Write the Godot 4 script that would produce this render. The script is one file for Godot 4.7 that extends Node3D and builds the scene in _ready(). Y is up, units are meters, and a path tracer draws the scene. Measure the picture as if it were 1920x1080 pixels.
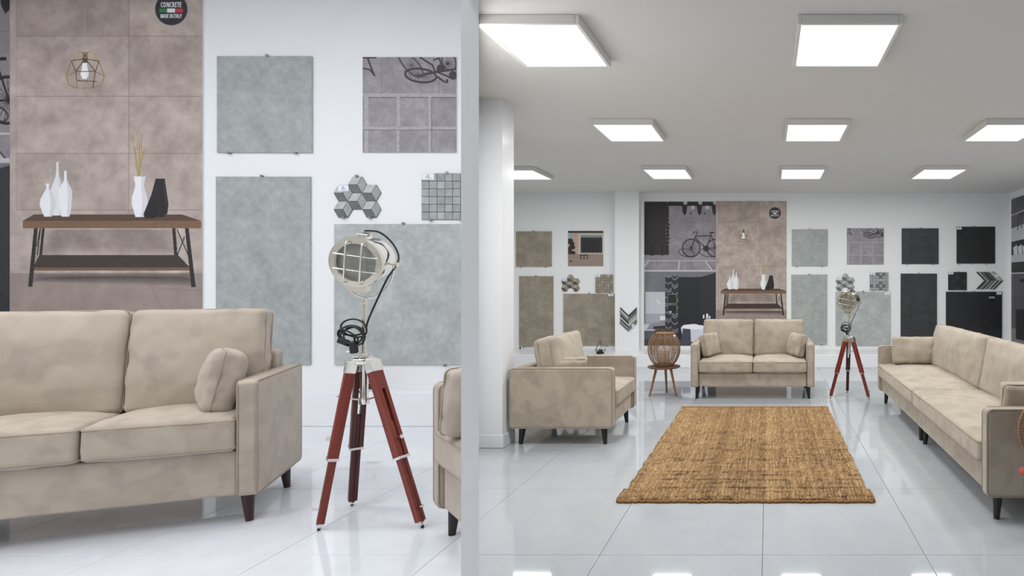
extends Node3D
# A tile showroom: a low bay on the right and a tall bay on the left, split by an added slim white partition.
const F := 1150.0      # focal length in pixels of the 1920x1080 frame
const VX := 1440.0     # where the camera axis meets the frame
const VY := 526.0
const CAM_H := 1.4
const CEIL := 2.92     # ceiling of the right bay
const CEIL_L := 4.45   # ceiling of the left bay
const ZW := 10.66      # back wall of the right bay
const ZL := 6.3        # back wall of the left bay

var M := {}
var taken := {}
var light_energy_right := 2.2
var light_energy_left := 2.35
var tint_right := Color(0.99, 0.995, 0.985)
var tint_left := Color(0.985, 0.99, 1.0)


func P(x: float, y: float, z: float) -> Vector3:
	return Vector3((x - VX) / F * z, CAM_H - (y - VY) / F * z, -z)


# ---------------------------------------------------------------- mesh builder
class B:
	var v := PackedVector3Array()
	var n := PackedVector3Array()
	var u := PackedVector2Array()
	var c := PackedColorArray()
	var i := PackedInt32Array()
	var xf := Transform3D.IDENTITY

	func vert(p: Vector3, nn: Vector3, uv := Vector2.ZERO) -> int:
		v.append(xf * p)
		n.append((xf.basis * nn).normalized())
		u.append(uv)
		return v.size() - 1

	func tri(a: int, b: int, d: int) -> void:
		var g = (v[d] - v[a]).cross(v[b] - v[a])
		if g.dot(n[a] + n[b] + n[d]) < 0.0:
			i.append_array([a, d, b])
		else:
			i.append_array([a, b, d])

	func quad(a: Vector3, b: Vector3, d: Vector3, e: Vector3, nn: Vector3, uv := false) -> void:
		var k = vert(a, nn, Vector2(0, 1))
		vert(b, nn, Vector2(1, 1))
		vert(d, nn, Vector2(1, 0))
		vert(e, nn, Vector2(0, 0))
		tri(k, k + 1, k + 2)
		tri(k, k + 2, k + 3)

	func box(ce: Vector3, size: Vector3) -> void:
		var h = size / 2.0
		for ax in 3:
			for s in [-1.0, 1.0]:
				var nn := Vector3.ZERO
				nn[ax] = s
				var a1 = (ax + 1) % 3
				var a2 = (ax + 2) % 3
				var pts = []
				for q in [[-1, -1], [1, -1], [1, 1], [-1, 1]]:
					var p := Vector3.ZERO
					p[ax] = s * h[ax]
					p[a1] = q[0] * h[a1]
					p[a2] = q[1] * h[a2]
					pts.append(ce + p)
				quad(pts[0], pts[1], pts[2], pts[3], nn)

	func rbox(ce: Vector3, size: Vector3, r: float, seg := 2) -> void:
		var h = size / 2.0
		r = minf(r, minf(h.x, minf(h.y, h.z)) * 0.98)
		for ax in 3:
			var a1 = (ax + 1) % 3
			var a2 = (ax + 2) % 3
			var l1 = arc_list(h[a1], r, seg)
			var l2 = arc_list(h[a2], r, seg)
			for s in [-1.0, 1.0]:
				var base = v.size()
				for p1 in l1:
					for p2 in l2:
						var p := Vector3.ZERO
						p[ax] = s * h[ax]
						p[a1] = p1
						p[a2] = p2
						var inner = Vector3(clampf(p.x, -h.x + r, h.x - r), clampf(p.y, -h.y + r, h.y - r), clampf(p.z, -h.z + r, h.z - r))
						var d = (p - inner).normalized()
						vert(ce + inner + d * r, d)
				grid_tris(base, l1.size(), l2.size())

	func grid_tris(base: int, n1: int, n2: int) -> void:
		for a in n1 - 1:
			for b in n2 - 1:
				var k = base + a * n2 + b
				tri(k, k + 1, k + n2 + 1)
				tri(k, k + n2 + 1, k + n2)

	func arc_list(h: float, r: float, seg: int) -> Array:
		var l = []
		for k in seg + 1:
			l.append(-h + r - r * tan(PI / 4.0 * (1.0 - float(k) / seg)))
		for k in seg + 1:
			l.append(h - r + r * tan(PI / 4.0 * float(k) / seg))
		return l

	func tube(path: Array, r: float, sides := 8, closed := false, taper := 1.0) -> void:
		var m = path.size()
		var up = Vector3.UP
		var base = v.size()
		var rows = m + (1 if closed else 0)
		var prev := Vector3.ZERO
		for kk in rows:
			var k = kk % m
			var t: Vector3
			if closed:
				t = (path[(k + 1) % m] - path[(k - 1 + m) % m]).normalized()
			else:
				t = (path[mini(k + 1, m - 1)] - path[maxi(k - 1, 0)]).normalized()
			if kk == 0:
				up = Vector3.UP if absf(t.y) < 0.9 else Vector3.RIGHT
				prev = t.cross(up).normalized()
			var side = (prev - t * prev.dot(t)).normalized()
			prev = side
			var o = side.cross(t).normalized()
			var rr = r * lerpf(1.0, taper, float(kk) / maxf(1.0, rows - 1))
			for s in sides + 1:
				var ang = TAU * s / sides
				var d = side * cos(ang) + o * sin(ang)
				vert(path[k] + d * rr, d)
		grid_tris(base, rows, sides + 1)
		if not closed:
			for e in [0, m - 1]:
				var t2: Vector3 = (path[0] - path[1]).normalized() if e == 0 else (path[m - 1] - path[m - 2]).normalized()
				var cc = vert(path[e], t2)
				var first = v.size()
				for s in sides:
					var q = base + e * (sides + 1) + s
					v.append(v[q])
					n.append((xf.basis * t2).normalized())
					u.append(Vector2.ZERO)
				for s in sides:
					tri(cc, first + s, first + (s + 1) % sides)

	func lathe(profile: Array, sides: int, at := Vector3.ZERO) -> void:
		var base = v.size()
		var m = profile.size()
		for k in m:
			var a: Vector2 = profile[maxi(k - 1, 0)]
			var b: Vector2 = profile[mini(k + 1, m - 1)]
			var d = b - a
			for s in sides + 1:
				var ang = TAU * s / sides
				var nn = Vector3(cos(ang) * d.y, -d.x, sin(ang) * d.y)
				if nn.length() < 1e-7:
					nn = Vector3.UP
				vert(at + Vector3(cos(ang) * profile[k].x, profile[k].y, sin(ang) * profile[k].x), nn.normalized())
		grid_tris(base, m, sides + 1)

	# prism of a convex outline in XY (counter-clockwise or not), front at z=d/2 with a small bevel
	func prism(pts: Array, d: float, bev := 0.0) -> void:
		var m = pts.size()
		var cen := Vector2.ZERO
		for p in pts:
			cen += p / m
		var front = []
		for p in pts:
			front.append(p + (cen - p).normalized() * bev * 1.4)
		var c0 = vert(Vector3(cen.x, cen.y, d / 2), Vector3.BACK)
		var f0 = v.size()
		for p in front:
			vert(Vector3(p.x, p.y, d / 2), Vector3.BACK)
		for k in m:
			tri(c0, f0 + k, f0 + (k + 1) % m)
		var c1 = vert(Vector3(cen.x, cen.y, -d / 2), Vector3.FORWARD)
		var b0 = v.size()
		for p in pts:
			vert(Vector3(p.x, p.y, -d / 2), Vector3.FORWARD)
		for k in m:
			tri(c1, b0 + k, b0 + (k + 1) % m)
		for k in m:
			var a: Vector2 = pts[k]
			var b: Vector2 = pts[(k + 1) % m]
			var nn2 = ((a + b) / 2 - cen)
			var e = (b - a).normalized()
			nn2 = (nn2 - e * nn2.dot(e)).normalized()
			var nn = Vector3(nn2.x, nn2.y, 0)
			quad(Vector3(a.x, a.y, -d / 2), Vector3(b.x, b.y, -d / 2), Vector3(b.x, b.y, d / 2 - bev), Vector3(a.x, a.y, d / 2 - bev), nn)
			if bev > 0.0:
				var fa: Vector2 = front[k]
				var fb: Vector2 = front[(k + 1) % m]
				quad(Vector3(a.x, a.y, d / 2 - bev), Vector3(b.x, b.y, d / 2 - bev), Vector3(fb.x, fb.y, d / 2), Vector3(fa.x, fa.y, d / 2), (nn + Vector3.BACK).normalized())

	func mesh() -> ArrayMesh:
		var a = []
		a.resize(Mesh.ARRAY_MAX)
		a[Mesh.ARRAY_VERTEX] = v
		a[Mesh.ARRAY_NORMAL] = n
		a[Mesh.ARRAY_TEX_UV] = u
		if c.size() == v.size():
			a[Mesh.ARRAY_COLOR] = c
		a[Mesh.ARRAY_INDEX] = i
		var m := ArrayMesh.new()
		m.add_surface_from_arrays(Mesh.PRIMITIVE_TRIANGLES, a)
		return m


func box_mesh(size: Vector3, r := 0.0, seg := 1) -> ArrayMesh:
	var b := B.new()
	if r > 0.0:
		b.rbox(Vector3.ZERO, size, r, seg)
	else:
		b.box(Vector3.ZERO, size)
	return b.mesh()


# A stuffed cushion: a rounded box whose faces swell, with soft dents. "cut" trims nothing; all in local space.
func cushion_mesh(size: Vector3, r: float, swell: Vector3, seed_: int, dents := 0.006, sub := 14) -> ArrayMesh:
	var h = size / 2.0
	var noise := FastNoiseLite.new()
	noise.seed = seed_
	noise.frequency = 5.0
	noise.fractal_octaves = 2
	var st := SurfaceTool.new()
	st.begin(Mesh.PRIMITIVE_TRIANGLES)
	st.set_smooth_group(0)
	for ax in 3:
		var a1 = (ax + 1) % 3
		var a2 = (ax + 2) % 3
		var l1 = soft_list(h[a1], r, sub)
		var l2 = soft_list(h[a2], r, sub)
		for s in [-1.0, 1.0]:
			var grid = []
			for p1 in l1:
				var row = []
				for p2 in l2:
					var p := Vector3.ZERO
					p[ax] = s * h[ax]
					p[a1] = p1
					p[a2] = p2
					var inner = Vector3(clampf(p.x, -h.x + r, h.x - r), clampf(p.y, -h.y + r, h.y - r), clampf(p.z, -h.z + r, h.z - r))
					var d = (p - inner).normalized()
					var q = inner + d * r
					var e = Vector3(1.0 - pow(absf(q.x / h.x), 2.6), 1.0 - pow(absf(q.y / h.y), 2.6), 1.0 - pow(absf(q.z / h.z), 2.6))
					var w = Vector3(signf(q.x) * e.y * e.z * swell.x * smoothstep(0.2, 1.0, absf(q.x / h.x)), signf(q.y) * e.x * e.z * swell.y * smoothstep(0.2, 1.0, absf(q.y / h.y)), signf(q.z) * e.x * e.y * swell.z * smoothstep(0.2, 1.0, absf(q.z / h.z)))
					q += w + d * noise.get_noise_3dv(q * 1.6) * dents * 2.0
					row.append(q.snapped(Vector3.ONE * 0.00001))
				grid.append(row)
			for a in grid.size() - 1:
				for b in grid[0].size() - 1:
					var q0: Vector3 = grid[a][b]
					var q1: Vector3 = grid[a][b + 1]
					var q2: Vector3 = grid[a + 1][b + 1]
					var q3: Vector3 = grid[a + 1][b]
					var g = (q2 - q0).cross(q1 - q0)
					var outward = g.dot(q0 + q2) >= 0.0
					for t in ([[q0, q1, q2], [q0, q2, q3]] if outward else [[q0, q2, q1], [q0, q3, q2]]):
						for k in 3:
							st.add_vertex(t[k])
	st.generate_normals()
	st.index()
	return st.commit()


func soft_list(h: float, r: float, sub: int) -> Array:
	var l = []
	for k in 4:
		l.append(-h + r - r * tan(PI / 4.0 * (1.0 - k / 3.0)))
	for k in range(1, sub):
		l.append(lerpf(-h + r, h - r, float(k) / sub))
	for k in 4:
		l.append(h - r + r * tan(PI / 4.0 * k / 3.0))
	return l


# Keep the side of a mesh where plane distance is negative (p in the mesh's own space)
func clip_mesh(m: Mesh, plane: Plane) -> ArrayMesh:
	var a = m.surface_get_arrays(0)
	var vs: PackedVector3Array = a[Mesh.ARRAY_VERTEX]
	var ns: PackedVector3Array = a[Mesh.ARRAY_NORMAL]
	var ix: PackedInt32Array = a[Mesh.ARRAY_INDEX]
	var b := B.new()
	for t in range(0, ix.size(), 3):
		var poly = []
		for k in 3:
			var p = vs[ix[t + k]]
			var q = vs[ix[t + (k + 1) % 3]]
			var np = ns[ix[t + k]]
			var nq = ns[ix[t + (k + 1) % 3]]
			var dp = plane.distance_to(p)
			var dq = plane.distance_to(q)
			if dp <= 0.0:
				poly.append([p, np])
			if (dp < 0.0 and dq > 0.0) or (dp > 0.0 and dq < 0.0):
				var w = dp / (dp - dq)
				poly.append([p.lerp(q, w), np.lerp(nq, w).normalized()])
		for k in range(1, poly.size() - 1):
			var i0 = b.vert(poly[0][0], poly[0][1])
			var i1 = b.vert(poly[k][0], poly[k][1])
			var i2 = b.vert(poly[k + 1][0], poly[k + 1][1])
			b.tri(i0, i1, i2)
	if b.v.is_empty():
		return null
	return b.mesh()


# ---------------------------------------------------------------- nodes
func numbered(called: String) -> String:
	if not taken.has(called):
		taken[called] = 0
		return called
	taken[called] += 1
	return "%s_%03d" % [called, taken[called]]


func tag(o: Node, label: String, category := "", group := "", kind := "") -> Node:
	if label:
		o.set_meta("label", label)
	if category:
		o.set_meta("category", category)
	if group:
		o.set_meta("group", group)
	if kind:
		o.set_meta("kind", kind)
	return o


func thing(called: String, label: String, category: String, at := Vector3.ZERO, turn := 0.0, group := "") -> Node3D:
	var o := Node3D.new()
	o.name = numbered(called)
	add_child(o)
	o.position = at
	o.rotation.y = turn
	tag(o, label, category, group)
	return o


func part(parent: Node, called: String, m: Mesh, mat: Material, at := Vector3.ZERO, basis_ := Basis.IDENTITY) -> MeshInstance3D:
	var o := MeshInstance3D.new()
	o.mesh = m
	o.material_override = mat
	o.name = called
	o.transform = Transform3D(basis_, at)
	parent.add_child(o, true)
	return o


func struct(called: String, m: Mesh, mat: Material, at := Vector3.ZERO, basis_ := Basis.IDENTITY) -> MeshInstance3D:
	var o := MeshInstance3D.new()
	o.mesh = m
	o.material_override = mat
	o.name = numbered(called)
	o.transform = Transform3D(basis_, at)
	add_child(o)
	o.set_meta("kind", "structure")
	return o


func dup(root: Node3D, at: Vector3, turn: float, label: String, group := "") -> Node3D:
	var r: Node3D = root.duplicate()
	var plain: String = String(root.name)
	if plain.length() > 4 and plain.substr(plain.length() - 3).is_valid_int():
		plain = plain.substr(0, plain.length() - 4)
	r.name = numbered(plain)
	add_child(r)
	r.position = at
	r.rotation.y = turn
	tag(r, label, "", group)
	return r


# ---------------------------------------------------------------- materials
func mat(col: Color, rough := 0.8, metal := 0.0) -> StandardMaterial3D:
	var m := StandardMaterial3D.new()
	m.albedo_color = col
	m.roughness = rough
	m.metallic = metal
	return m


func rgb(r: float, g: float, b: float) -> Color:
	return Color(r / 255.0, g / 255.0, b / 255.0)


func noise_bytes(w: int, h: int, freq: float, oct: int, seed_: int) -> PackedByteArray:
	var n := FastNoiseLite.new()
	n.seed = seed_
	n.noise_type = FastNoiseLite.TYPE_SIMPLEX_SMOOTH
	n.frequency = freq
	n.fractal_octaves = oct
	n.fractal_gain = 0.55
	var im = n.get_seamless_image(w, h)
	im.convert(Image.FORMAT_L8)
	return im.get_data()


# tone picture: base colour x (coarse clouds, mid blotches, fine grain), pale and dark flecks
func clouds(base: Color, tint: Color, seed_: int, w := 512, h := 512, coarse := 0.10, mid := 0.06, fine := 0.05, fleck := 0.0) -> Image:
	var n1 = noise_bytes(w, h, 2.6 / w, 5, seed_)
	var n2 = noise_bytes(w, h, 14.0 / w, 6, seed_ + 1)
	var n3 = noise_bytes(w, h, 70.0 / w, 2, seed_ + 2)
	var n4 = noise_bytes(w, h, 5.0 / w, 3, seed_ + 3)
	var data := PackedByteArray()
	data.resize(w * h * 3)
	for k in w * h:
		var a = n1[k] / 127.5 - 1.0
		var b = n2[k] / 127.5 - 1.0
		var d = n3[k] / 127.5 - 1.0
		var f = 1.0 + a * coarse + b * mid + d * fine
		if fleck > 0.0 and b * 0.6 + d * 0.7 > 0.62:
			f += fleck
		var t = clampf(n4[k] / 255.0 * 1.6 - 0.3, 0.0, 1.0)
		data[k * 3] = int(clampf(lerpf(base.r, tint.r, t) * f * 255.0, 0, 255))
		data[k * 3 + 1] = int(clampf(lerpf(base.g, tint.g, t) * f * 255.0, 0, 255))
		data[k * 3 + 2] = int(clampf(lerpf(base.b, tint.b, t) * f * 255.0, 0, 255))
	return Image.create_from_data(w, h, false, Image.FORMAT_RGB8, data)


func tri_mat(im: Image, metres: float, rough: float, world := true) -> StandardMaterial3D:
	var m := StandardMaterial3D.new()
	m.albedo_texture = ImageTexture.create_from_image(im)
	m.uv1_triplanar = true
	m.uv1_world_triplanar = world
	m.uv1_scale = Vector3.ONE / metres
	m.roughness = rough
	return m


# velvet: large nap patches with soft but definite outlines, stroked areas and fine pile
func velvet_image(base: Color, seed_: int) -> Image:
	var w = 512
	var n1 = noise_bytes(w, w, 4.5 / w, 2, seed_)
	var n2 = noise_bytes(w, w, 8.0 / w, 3, seed_ + 1)
	var n3 = noise_bytes(w, w, 120.0 / w, 2, seed_ + 2)
	var n4 = noise_bytes(w, w, 16.0 / w, 2, seed_ + 4)
	var data := PackedByteArray()
	data.resize(w * w * 3)
	for k in w * w:
		var patch = smoothstep(0.46, 0.66, n1[k] / 255.0) * 0.06
		var stroke = smoothstep(0.52, 0.68, n2[k] / 255.0) * 0.045
		var f = 1.02 - patch - stroke + (n4[k] / 127.5 - 1.0) * 0.02 + (n3[k] / 127.5 - 1.0) * 0.012
		data[k * 3] = int(clampf(base.r * f * 255.0, 0, 255))
		data[k * 3 + 1] = int(clampf(base.g * (f - patch * 0.08) * 255.0, 0, 255))
		data[k * 3 + 2] = int(clampf(base.b * (f - patch * 0.15) * 255.0, 0, 255))
	return Image.create_from_data(w, w, false, Image.FORMAT_RGB8, data)


func wood_image(base: Color, dark: Color, seed_: int) -> Image:
	var n := FastNoiseLite.new()
	n.seed = seed_
	n.frequency = 0.02
	n.fractal_octaves = 4
	var im = Image.create(256, 256, false, Image.FORMAT_RGB8)
	for y in 256:
		for x in 256:
			var g = n.get_noise_2d(x * 3.2, y * 0.22) * 0.5 + 0.5
			var s = n.get_noise_2d(x * 16.0, y * 0.6 + 300) * 0.5 + 0.5
			im.set_pixel(x, y, base.lerp(dark, clampf(g * 0.8 + s * 0.35 - 0.2, 0, 1)))
	return im


func make_materials() -> void:
	M.wall = mat(rgb(238, 239, 240), 0.55)
	M.ceiling = mat(rgb(219, 217, 215), 0.9)
	M.column = mat(rgb(236, 237, 241), 0.18)
	M.base = mat(rgb(232, 233, 236), 0.3)
	M.grout = mat(rgb(150, 152, 156), 0.8)
	var ft = clouds(rgb(188, 192, 197), rgb(185, 189, 195), 5, 512, 512, 0.012, 0.01, 0.008)
	M.tile_floor = tri_mat(ft, 1.7, 0.045)
	M.tile_floor.metallic_specular = 0.62
	M.tile_floor_lit = tri_mat(clouds(rgb(226, 229, 234), rgb(223, 226, 232), 6, 512, 512, 0.012, 0.01, 0.008), 1.7, 0.045)  # lighter copy of the floor tile; the left bay's brightness painted in
	M.tile_floor_lit.metallic_specular = 0.62
	M.ledge = mat(rgb(238, 239, 242), 0.3)
	# upholstery: brushed velvet with nap patches
	var vi = velvet_image(rgb(175, 163, 148), 21)
	M.velvet = tri_mat(vi, 1.5, 0.85)
	M.velvet.rim_enabled = true
	M.velvet.rim = 0.35
	M.velvet.rim_tint = 0.6
	var vp = mat(rgb(160, 147, 131), 0.85)
	M.piping = vp
	M.leg_black = mat(rgb(26, 22, 23), 0.35)
	M.leg_brown = mat(rgb(50, 24, 26), 0.35)
	# tile samples
	M.taupe = tri_mat(clouds(rgb(158, 149, 134), rgb(146, 135, 120), 31, 512, 512, 0.06, 0.06, 0.025, 0.02), 1.3, 0.5)
	M.grey = tri_mat(clouds(rgb(167, 171, 169), rgb(156, 161, 160), 41, 512, 512, 0.05, 0.06, 0.03, 0.03), 1.3, 0.45)
	M.grey_light = tri_mat(clouds(rgb(180, 184, 183), rgb(168, 173, 172), 47, 512, 512, 0.05, 0.06, 0.03, 0.03), 1.3, 0.45)
	M.dark = tri_mat(clouds(rgb(58, 59, 61), rgb(50, 50, 53), 51, 512, 512, 0.12, 0.12, 0.08, 0.0), 1.1, 0.45)
	M.black = tri_mat(clouds(rgb(38, 38, 40), rgb(33, 33, 36), 57, 512, 512, 0.12, 0.1, 0.06, 0.0), 1.1, 0.4)
	M.mosaic_back = mat(rgb(62, 66, 68), 0.8)
	M.steel = mat(rgb(150, 148, 144), 0.3, 1.0)
	M.chrome = mat(rgb(224, 221, 215), 0.10, 1.0)
	M.nickel = mat(rgb(210, 204, 190), 0.22, 1.0)
	M.label_white = mat(rgb(236, 238, 242), 0.6)
	M.ink = mat(rgb(70, 74, 80), 0.7)
	M.cable = mat(rgb(18, 18, 19), 0.45)
	M.cube_light = tri_mat(clouds(rgb(190, 193, 190), rgb(178, 182, 180), 61, 256, 256, 0.05, 0.05, 0.04), 0.5, 0.5)
	M.cube_mid = tri_mat(clouds(rgb(160, 164, 163), rgb(150, 155, 155), 63, 256, 256, 0.05, 0.05, 0.04), 0.5, 0.5)
	M.cube_dark = tri_mat(clouds(rgb(108, 112, 111), rgb(98, 102, 102), 65, 256, 256, 0.05, 0.05, 0.04), 0.5, 0.5)
	M.red_wood = tri_mat(wood_image(rgb(134, 50, 32), rgb(98, 32, 22), 71), 0.5, 0.32, false)
	M.dark_wood = tri_mat(wood_image(rgb(86, 28, 22), rgb(60, 18, 16), 73), 0.5, 0.35, false)
	M.oak = tri_mat(wood_image(rgb(166, 116, 74), rgb(132, 86, 52), 75), 0.4, 0.5, false)
	M.walnut = tri_mat(wood_image(rgb(126, 84, 60), rgb(98, 62, 44), 77), 0.4, 0.45, false)
	M.rattan = tri_mat(clouds(rgb(160, 124, 90), rgb(136, 102, 72), 81, 256, 256, 0.12, 0.12, 0.1), 0.2, 0.6, false)
	M.rattan_dark = mat(rgb(84, 64, 44), 0.6)
	M.lens = mat(rgb(126, 126, 116), 0.42)
	M.lens.clearcoat_enabled = true
	M.lens.clearcoat = 1.0
	M.lens.clearcoat_roughness = 0.05
	M.candle = mat(rgb(228, 216, 192), 0.5)
	M.leaf = mat(rgb(82, 112, 56), 0.55)
	M.leaf.backlight_enabled = true
	M.leaf.backlight = rgb(40, 60, 20)
	M.soil = mat(rgb(58, 46, 38), 0.95)
	M.wire = mat(rgb(52, 46, 40), 0.4, 0.7)
	M.brass = mat(rgb(190, 160, 96), 0.3, 1.0)
	M.glass = mat(Color(0.95, 0.97, 0.97, 0.12), 0.05)
	M.glass.transparency = BaseMaterial3D.TRANSPARENCY_ALPHA
	M.light_frame = mat(rgb(224, 222, 220), 0.5)
	M.glow = mat(rgb(250, 252, 255), 0.5)
	M.glow.emission_enabled = true
	M.glow.emission = rgb(246, 250, 255)
	M.glow.emission_energy_multiplier = 1.3


# ---------------------------------------------------------------- print painting
class Cv:
	var im: Image
	var s := 1.0
	var o := Vector2.ZERO

	func q(p: Vector2) -> Vector2:
		return (p - o) * s

	func poly(pts: Array, col: Color) -> void:
		var p = []
		var lo = 1e9
		var hi = -1e9
		for a in pts:
			var b = q(a)
			p.append(b)
			lo = minf(lo, b.y)
			hi = maxf(hi, b.y)
		for y in range(maxi(0, floori(lo)), mini(im.get_height(), ceili(hi) + 1)):
			var xs = []
			var yy = y + 0.5
			for k in p.size():
				var a: Vector2 = p[k]
				var b: Vector2 = p[(k + 1) % p.size()]
				if (a.y <= yy) != (b.y <= yy):
					xs.append(a.x + (yy - a.y) / (b.y - a.y) * (b.x - a.x))
			xs.sort()
			for k in range(0, xs.size() - 1, 2):
				var x0 = maxi(0, roundi(xs[k]))
				var x1 = mini(im.get_width(), roundi(xs[k + 1]))
				if x1 > x0:
					if col.a >= 1.0:
						im.fill_rect(Rect2i(x0, y, x1 - x0, 1), col)
					else:
						for x in range(x0, x1):
							im.set_pixel(x, y, im.get_pixel(x, y).lerp(Color(col.r, col.g, col.b), col.a))

	func rect(x0: float, y0: float, x1: float, y1: float, col: Color) -> void:
		poly([Vector2(x0, y0), Vector2(x1, y0), Vector2(x1, y1), Vector2(x0, y1)], col)

	func line(a: Vector2, b: Vector2, w: float, col: Color) -> void:
		var d = (b - a).normalized().orthogonal() * w / 2.0
		poly([a + d, b + d, b - d, a - d], col)

	func path(pts: Array, w: float, col: Color) -> void:
		for k in pts.size() - 1:
			line(pts[k], pts[k + 1], w, col)
			disc(pts[k + 1], w / 2, col, 1.0)

	func disc(ce: Vector2, r: float, col: Color, sy := 1.0) -> void:
		var pts = []
		for k in 28:
			pts.append(ce + Vector2(cos(TAU * k / 28), sin(TAU * k / 28) * sy) * r)
		poly(pts, col)

	func ring(ce: Vector2, rx: float, ry: float, w: float, col: Color, tilt := 0.0) -> void:
		var pts = []
		for k in 37:
			pts.append(ce + (Vector2(cos(TAU * k / 36) * rx, sin(TAU * k / 36) * ry)).rotated(tilt))
		for k in 36:
			line(pts[k], pts[k + 1], w, col)

	func spokes(ce: Vector2, rx: float, ry: float, num: int, w: float, col: Color, tilt := 0.0) -> void:
		for k in num:
			line(ce, ce + Vector2(cos(TAU * (k + 0.3) / num) * rx, sin(TAU * (k + 0.3) / num) * ry).rotated(tilt), w, col)

	func vase(cx: float, prof: Array, col: Color, shade: Color) -> void:
		var l = []
		var r = []
		var m = []
		for e in prof:
			l.append(Vector2(cx - e[1], e[0]))
			r.push_front(Vector2(cx + e[1], e[0]))
			m.append(Vector2(cx + e[1] * 0.35, e[0]))
		poly(l + r, col)
		poly(m + r, shade)


func canvas(im: Image, x0: float, y0: float, x1: float) -> Cv:
	var cv := Cv.new()
	cv.im = im
	cv.o = Vector2(x0, y0)
	cv.s = im.get_width() / (x1 - x0)
	return cv


func print_mat(im: Image) -> StandardMaterial3D:
	var m := StandardMaterial3D.new()
	m.albedo_texture = ImageTexture.create_from_image(im)
	m.roughness = 0.5
	m.texture_repeat = false
	return m


func brown_print() -> StandardMaterial3D:
	# coordinates: pixels of the close-up, x 19..380, y -43..692
	var im = clouds(rgb(188, 174, 166), rgb(170, 155, 147), 101, 512, 1042, 0.08, 0.06, 0.03, 0.03)
	var cv = canvas(im, 19, -43, 380)
	var joint = rgb(122, 106, 98)
	for y in [67, 180, 287, 393]:
		cv.rect(31, y, 380, y + 1.2, Color(joint, 0.55))
	for x in [30, 241]:
		cv.rect(x, -43, x + 1.2, 400, Color(joint, 0.55))
	# tones of single tiles in the pictured wall
	for e in [[30, -43, 241, 67, 0.10], [241, 67, 380, 180, 0.07], [30, 287, 241, 393, 0.08], [241, 180, 380, 287, 0.05]]:
		cv.rect(e[0], e[1], e[2], e[3], Color(0.36, 0.31, 0.29, e[4]))
	# floor of the pictured room
	cv.rect(19, 512, 380, 692, Color(0.50, 0.44, 0.41, 0.55))
	cv.line(Vector2(280, 530), Vector2(306, 580), 1.2, Color(joint, 0.6))
	cv.line(Vector2(300, 540), Vector2(380, 545), 1.2, Color(joint, 0.6))
	for k in 9:
		cv.poly([Vector2(60 + k * 6, 512 + k * 1.5), Vector2(362 - k * 5, 510 + k * 1.5), Vector2(368, 536 - k * 2), Vector2(190, 532 - k * 2), Vector2(50 + k * 6, 528 - k)], Color(0.12, 0.09, 0.09, 0.09))
		cv.rect(72 + k * 4, 430, 336 - k * 4, 478 - k * 2, Color(0.2, 0.17, 0.16, 0.035))
	# pendant lamp
	var gold = rgb(176, 156, 104)
	var gd = rgb(84, 70, 44)
	cv.line(Vector2(159, -43), Vector2(159, 95), 1.1, rgb(186, 176, 162))
	cv.rect(155, 98, 164, 118, rgb(96, 72, 48))
	cv.vase(159, [[118, 4], [126, 5], [136, 7.5], [143, 7], [148, 3.5]], rgb(250, 250, 250), rgb(240, 242, 246))
	var top = [Vector2(150, 96), Vector2(168, 96)]
	var shoulder = [Vector2(134, 114), Vector2(160, 110), Vector2(186, 115), Vector2(179, 134), Vector2(142, 134)]
	var waist = [Vector2(124, 143), Vector2(196, 143)]
	var foot = [Vector2(130, 160), Vector2(145, 165), Vector2(174, 165), Vector2(190, 160), Vector2(182, 153), Vector2(144, 151)]
	for a in top:
		for b in shoulder.slice(0, 3):
			cv.line(a, b, 1.5, gold)
	for pr in [[shoulder[0], shoulder[1]], [shoulder[1], shoulder[2]], [shoulder[1], shoulder[4]], [shoulder[1], shoulder[3]], [shoulder[4], shoulder[3]], [shoulder[0], shoulder[4]], [shoulder[2], shoulder[3]], [shoulder[4], foot[5]], [shoulder[3], foot[2]], [foot[5], foot[4]]]:
		cv.line(pr[0], pr[1], 1.6, gd)
	for pr in [[shoulder[0], waist[0]], [shoulder[2], waist[1]], [waist[0], foot[0]], [waist[1], foot[3]], [foot[0], foot[1]], [foot[1], foot[2]], [foot[2], foot[3]], [waist[0], shoulder[4]], [waist[1], shoulder[3]], [foot[5], foot[1]]]:
		cv.line(pr[0], pr[1], 1.7, rgb(150, 128, 78))
	# bench table
	var wood = rgb(124, 94, 70)
	var wood_top = rgb(84, 62, 48)
	var iron = rgb(34, 26, 28)
	cv.poly([Vector2(64, 402), Vector2(342, 402), Vector2(377, 414), Vector2(43, 414)], wood_top)
	cv.line(Vector2(76, 428), Vector2(70, 478), 2.0, iron)
	cv.poly([Vector2(79, 428), Vector2(84, 428), Vector2(79, 478), Vector2(74, 478)], iron)
	cv.poly([Vector2(323, 428), Vector2(329, 428), Vector2(333, 480), Vector2(327, 480)], iron)
	cv.line(Vector2(332, 430), Vector2(354, 480), 1.8, iron)
	cv.line(Vector2(346, 444), Vector2(332, 480), 1.8, iron)
	cv.line(Vector2(75, 430), Vector2(69, 462), 1.6, iron)
	cv.poly([Vector2(74, 478), Vector2(334, 478), Vector2(356, 501), Vector2(62, 501)], rgb(58, 46, 40))
	cv.rect(62, 501, 357, 507, rgb(112, 86, 66))
	cv.rect(43, 414, 377, 428, wood)
	for k in 22:
		cv.rect(43 + k * 15.2, 415 + (k * 7) % 11, 43 + k * 15.2 + 40, 415.8 + (k * 7) % 11, Color(0.32, 0.23, 0.17, 0.5))
	cv.poly([Vector2(64, 428), Vector2(71, 428), Vector2(61, 537), Vector2(53, 537)], iron)
	cv.poly([Vector2(347, 428), Vector2(354, 428), Vector2(367, 538), Vector2(359, 538)], iron)
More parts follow.
